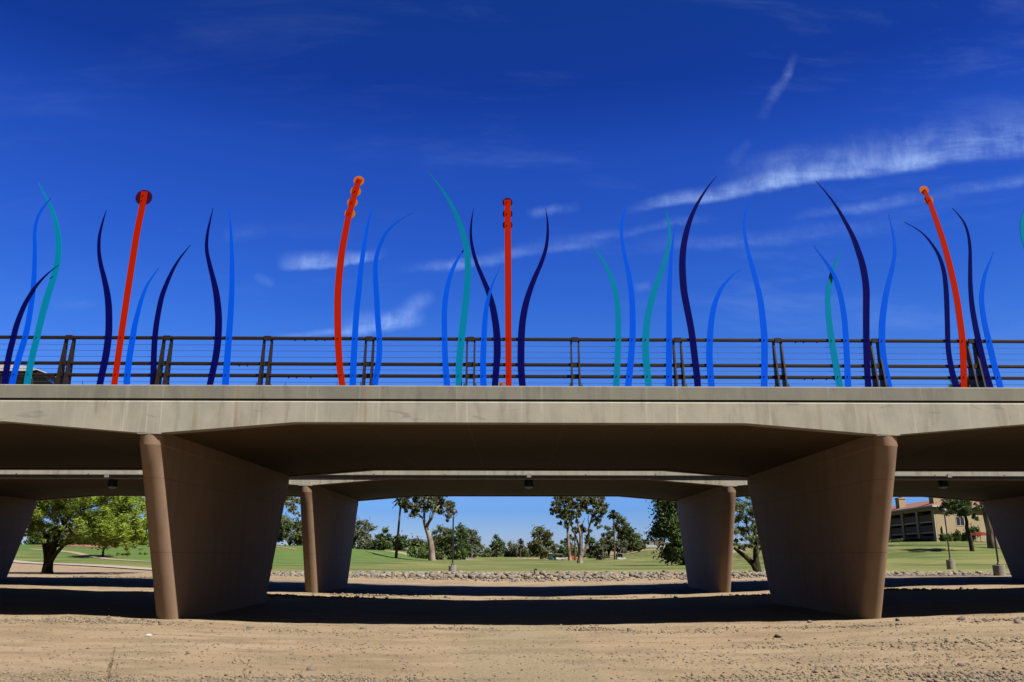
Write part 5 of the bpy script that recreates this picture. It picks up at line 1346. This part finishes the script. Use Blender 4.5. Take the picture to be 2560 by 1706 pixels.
# riprap along the lawn edge
N = 5200
X = r.uniform(-17, 58, N); T = r.rand(N) ** .8
Y1 = Yedge(X) - 2.1; Y0 = Yedge(X) - 4.4
Y = Y1 + (Y0 - Y1) * T
S = (.08 + .17 * r.rand(N) ** 1.6) * np.where(T > .75, .5, 1.)
P = np.stack([X, Y, H(X, Y) + S * .15], 1)
tag(rocks('riprap', P, S, M['riprap'], 3, .55, .42), 'band of pale and grey riprap boulders along the lawn edge', 'rocks', kind='stuff')
# scattered pebbles and gravel patches on the wash floor
px1 = []; 
N = 5500
Y = 9.6 + 13.5 * r.rand(N) ** 1.25; X = (r.rand(N) * 2 - 1) * (Y * .66 + 1)
S = .008 + .020 * r.rand(N) ** 3.5
A1 = (X, Y, S)
def patch(cx, cy, rx, ry, n, s0, s1):
    g = r.normal(size=(n, 2))
    return (cx + g[:, 0] * rx * .6, cy + g[:, 1] * ry * .6, s0 + (s1 - s0) * r.rand(n) ** 2.5)
sets = [A1,
        patch(-9.8, 21.2, 1.6, .5, 700, .014, .05), patch(-12.5, 21.0, 1.6, .6, 300, .014, .04), patch(-5.6, 20.6, 1.3, .4, 160, .012, .035), patch(-2.6, 19.6, 1.6, .5, 120, .012, .03),
        patch(-1.3, 21.4, .9, .4, 160, .014, .045), patch(1.9, 21.5, .6, .35, 170, .016, .05), patch(3.6, 20.5, 1.5, .5, 120, .014, .04), patch(6.5, 20.9, 1.6, .5, 140, .014, .04), patch(8.2, 20.9, .8, .25, 160, .016, .045),
        patch(11.8, 21.0, 1.0, .3, 160, .02, .05), patch(5.2, 17.2, 1.3, .5, 160, .012, .03), patch(8.3, 16.5, 1.6, .7, 240, .014, .04), patch(10.2, 17.0, 1.4, .5, 140, .014, .04),
        patch(-3.9, 12.3, 2.2, .55, 2600, .010, .034), patch(-2.2, 12.7, 1.2, .4, 600, .010, .030), patch(6.9, 12.5, 1.4, .55, 1500, .012, .040), patch(3.4, 12.8, 1.6, .5, 420, .010, .03), patch(-6.6, 12.6, 1.4, .5, 420, .01, .026), patch(5.0, 13.6, 1.6, .5, 300, .01, .03), patch(-6.0, 15.0, 2.5, 1.2, 300, .008, .022), patch(2.8, 15.5, 2.5, 1.2, 420, .008, .024), patch(7.5, 14.6, 2.2, .9, 500, .008, .026), patch(-3, 17, 2.5, 1., 300, .009, .026),
        patch(-9.5, 34.8, 3.2, .6, 700, .03, .08), patch(-6.0, 36.9, 1.5, .5, 300, .03, .09), patch(13.5, 35.2, 3.2, .6, 700, .03, .08), patch(2, 36.5, 4, .6, 90, .03, .07), patch(12.2, 50.5, 3.5, .6, 200, .03, .08),
        patch(26, 53.0, 3.0, .25, 160, .05, .12), patch(-21, 50.2, 4, .5, 400, .04, .10)]
X = np.concatenate([s_[0] for s_ in sets]); Y = np.concatenate([s_[1] for s_ in sets]); S = np.concatenate([s_[2] for s_ in sets])
k = Y > 8.5; X, Y, S = X[k], Y[k], S[k]
P = np.stack([X, Y, H(X, Y) + S * .25], 1)
tag(rocks('gravel', P, S, M['pebble'], 4, .6), 'loose gravel and pebbles strewn over the dry wash floor', 'gravel', kind='stuff')
# single larger stones
STONES = [(909, 1573, .075, 'dark stone in the dirt, middle left, just below the bridge shade'), (2024, 1557, .085, 'pale stone at the shade line left of the right brown pier'),
          (1945, 1594, .10, 'flat grey elongated stone lying left of the right brown pier foot'), (2245, 1553, .09, 'stone just right of the right brown pier foot'), (2403, 1550, .12, 'largest tan stone on the shade line at right'),
          (2547, 1558, .09, 'brown stone at the shade line by the right edge'), (626, 1571, .07, 'small dark stone right of the left brown pier'), (828, 1642, .05, 'dark stone in the open dirt at lower left centre'),
          (1564, 1654, .045, 'dark round stone in the open dirt at lower right centre'), (776, 1676, .06, 'pale stone near the bottom gravel, left centre'), (470, 1635, .05, 'dark stone above the bottom gravel at lower left'),
          (2017, 1613, .05, 'grey stone in the dirt below the flat elongated one'), (1576, 1577, .07, 'pale stone below the small gravel heap right of centre'), (1115, 1495, .14, 'dark stone on the sunlit strip between the bridges, centre'),
          (1690, 1494, .13, 'dark stone on the sunlit strip between the bridges, right'), (1980, 1620, .055, 'pale stone beside a small one, right of centre foreground'), (2404, 1665, .06, 'dark flat stone near the lower right gravel')]
for i, (px_, py_, s_, lb) in enumerate(STONES):
    D = 20.
    for _ in range(12):
        q = at(px_, py_, D); e = q[2] - hz(q[0], D); rr = ray(px_, py_)
        D = max(9, min(60, D + e / (-rr[2] / rr[1])))
    q = at(px_, py_, D)
    o = rocks('stone', np.array([[0, 0, 0.]]), np.array([s_]), M['stone'], 40 + i, .5, .22)
    bm = bmesh.new(); bm.from_mesh(o.data); bmesh.ops.subdivide_edges(bm, edges=bm.edges, cuts=1, use_grid_fill=True, smooth=.6)
    bm.to_mesh(o.data); bm.free(); o.data.polygons.foreach_set('use_smooth', [True] * len(o.data.polygons))
    o.location = (q[0], D, hz(q[0], D) + s_ * .18)
    tag(o, lb, 'stone', 'loose stones on the wash floor')
def ground_at(px_, py_):
    D = 15.
    for _ in range(14):
        q = at(px_, py_, D); e = q[2] - hz(q[0], D); rr = ray(px_, py_)
        D = max(8, min(90, D + e / (-rr[2] / rr[1])))
    return at(px_, py_, D)[0], D
# paper scrap, dry weeds, post in the riprap
x, y = ground_at(368, 1593)
mb = MB(); mb.add([(-.13, 0, 0), (-.03, -.03, .03), (.12, -.02, .012), (.14, .05, .03), (.02, .06, .07), (-.10, .05, .03)], [(0, 1, 4, 5), (1, 2, 3, 4)])
mb.add([(-.13, 0, -.01), (-.03, -.03, .02), (.12, -.02, .0), (.14, .05, .02), (.02, .06, .06), (-.10, .05, .02)], [(5, 4, 1, 0), (4, 3, 2, 1)])
o = mb.build('litter', M['white'], None, fix=False); o.scale = (.62, .62, .62); o.location = (x, y, hz(x, y) + .02); tag(o, 'crumpled white scrap lying on the dirt at lower left', 'litter')
M['twig'] = plain('dry_twig', (.3, .22, .13), .9, .1, var=.3)
def weed(px_, py_, top, label, seed, n=5):
    x, y = ground_at(px_, py_); z = hz(x, y)
    t = thing('dry_weed', label, 'weed', (x, y, z))
    r = random.Random(seed); hh = at(px_, top, y)[2] - z
    mb = MB(); tips = []
    for i in range(n):
        a = r.uniform(0, 6.28); k = 1.0 if i == 0 else r.uniform(.3, .7); l = .16 if i == 0 else r.uniform(.1, .35)
        p = [(0, 0, 0), (math.cos(a) * hh * l * .3, math.sin(a) * .03, hh * k * .35), (math.cos(a) * hh * l * .9, .03, hh * k * .7), (math.cos(a) * hh * l * .7 + .02, .03, hh * k)]
        mb.tube(p, [.006, .0045, .0035, .002], 5); tips.append(p)
        for j in range(4):
            q = Vector(p[2]).lerp(Vector(p[3]), r.random()); mb.tube([q, q + Vector((r.uniform(-.06, .06), 0, r.uniform(.01, .06)))], [.003, .0015], 4)
    mb.build('stem', M['twig'], t)
    leaves('seed_head', [p[3] for p in tips], [(.02, .02, .03)] * len(tips), 40, .012, M['leaf_dry'], t, seed)
weed(272, 1700, 1628, 'thin dry weed standing at the lower left edge of the gravel', 3)
weed(612, 1698, 1652, 'short dry weed in the gravel, right of the taller one at lower left', 6, 3)
x, y = ground_at(1336, 1450)
y = 54.4; x = at(1336, 1450, y)[0]; z = hz(x, y)
t = thing('marker_post', 'short black bent post standing in the riprap right of centre', 'post', (x, y, z))
mb = MB(); mb.tube([(0, 0, -.2), (0, 0, .38), (.05, 0, .45), (.12, 0, .45)], .045, 8); mb.build('post', M['black'], t, 50)
mb = MB(); mb.tube([(.12, 0, .45), (.16, 0, .38)], .055, 8); mb.build('cap', M['black'], t, 50)

# ------------------------------------------------------------------ real-world reflectances (the scene is exposed for them)
AS = .44
for m_ in bpy.data.materials:
    if not m_.use_nodes: continue
    AS = {'bright_blue_paint': .47, 'teal_paint': .45, 'vermilion_paint': .36, 'orange_acrylic': .5}.get(m_.name, .35)
    t = NT(m_.node_tree)
    for nd in list(m_.node_tree.nodes):
        sk = nd.inputs.get('Base Color') if nd.type == 'BSDF_PRINCIPLED' else nd.inputs.get('Color') if nd.type == 'BSDF_TRANSLUCENT' else None
        if sk is None: continue
        if sk.is_linked:
            src = sk.links[0].from_socket
            t.link(t.mix(1.0, src, (AS, AS, AS), 'MULTIPLY'), sk)
        else:
            c = sk.default_value; sk.default_value = (c[0] * AS, c[1] * AS, c[2] * AS, 1)
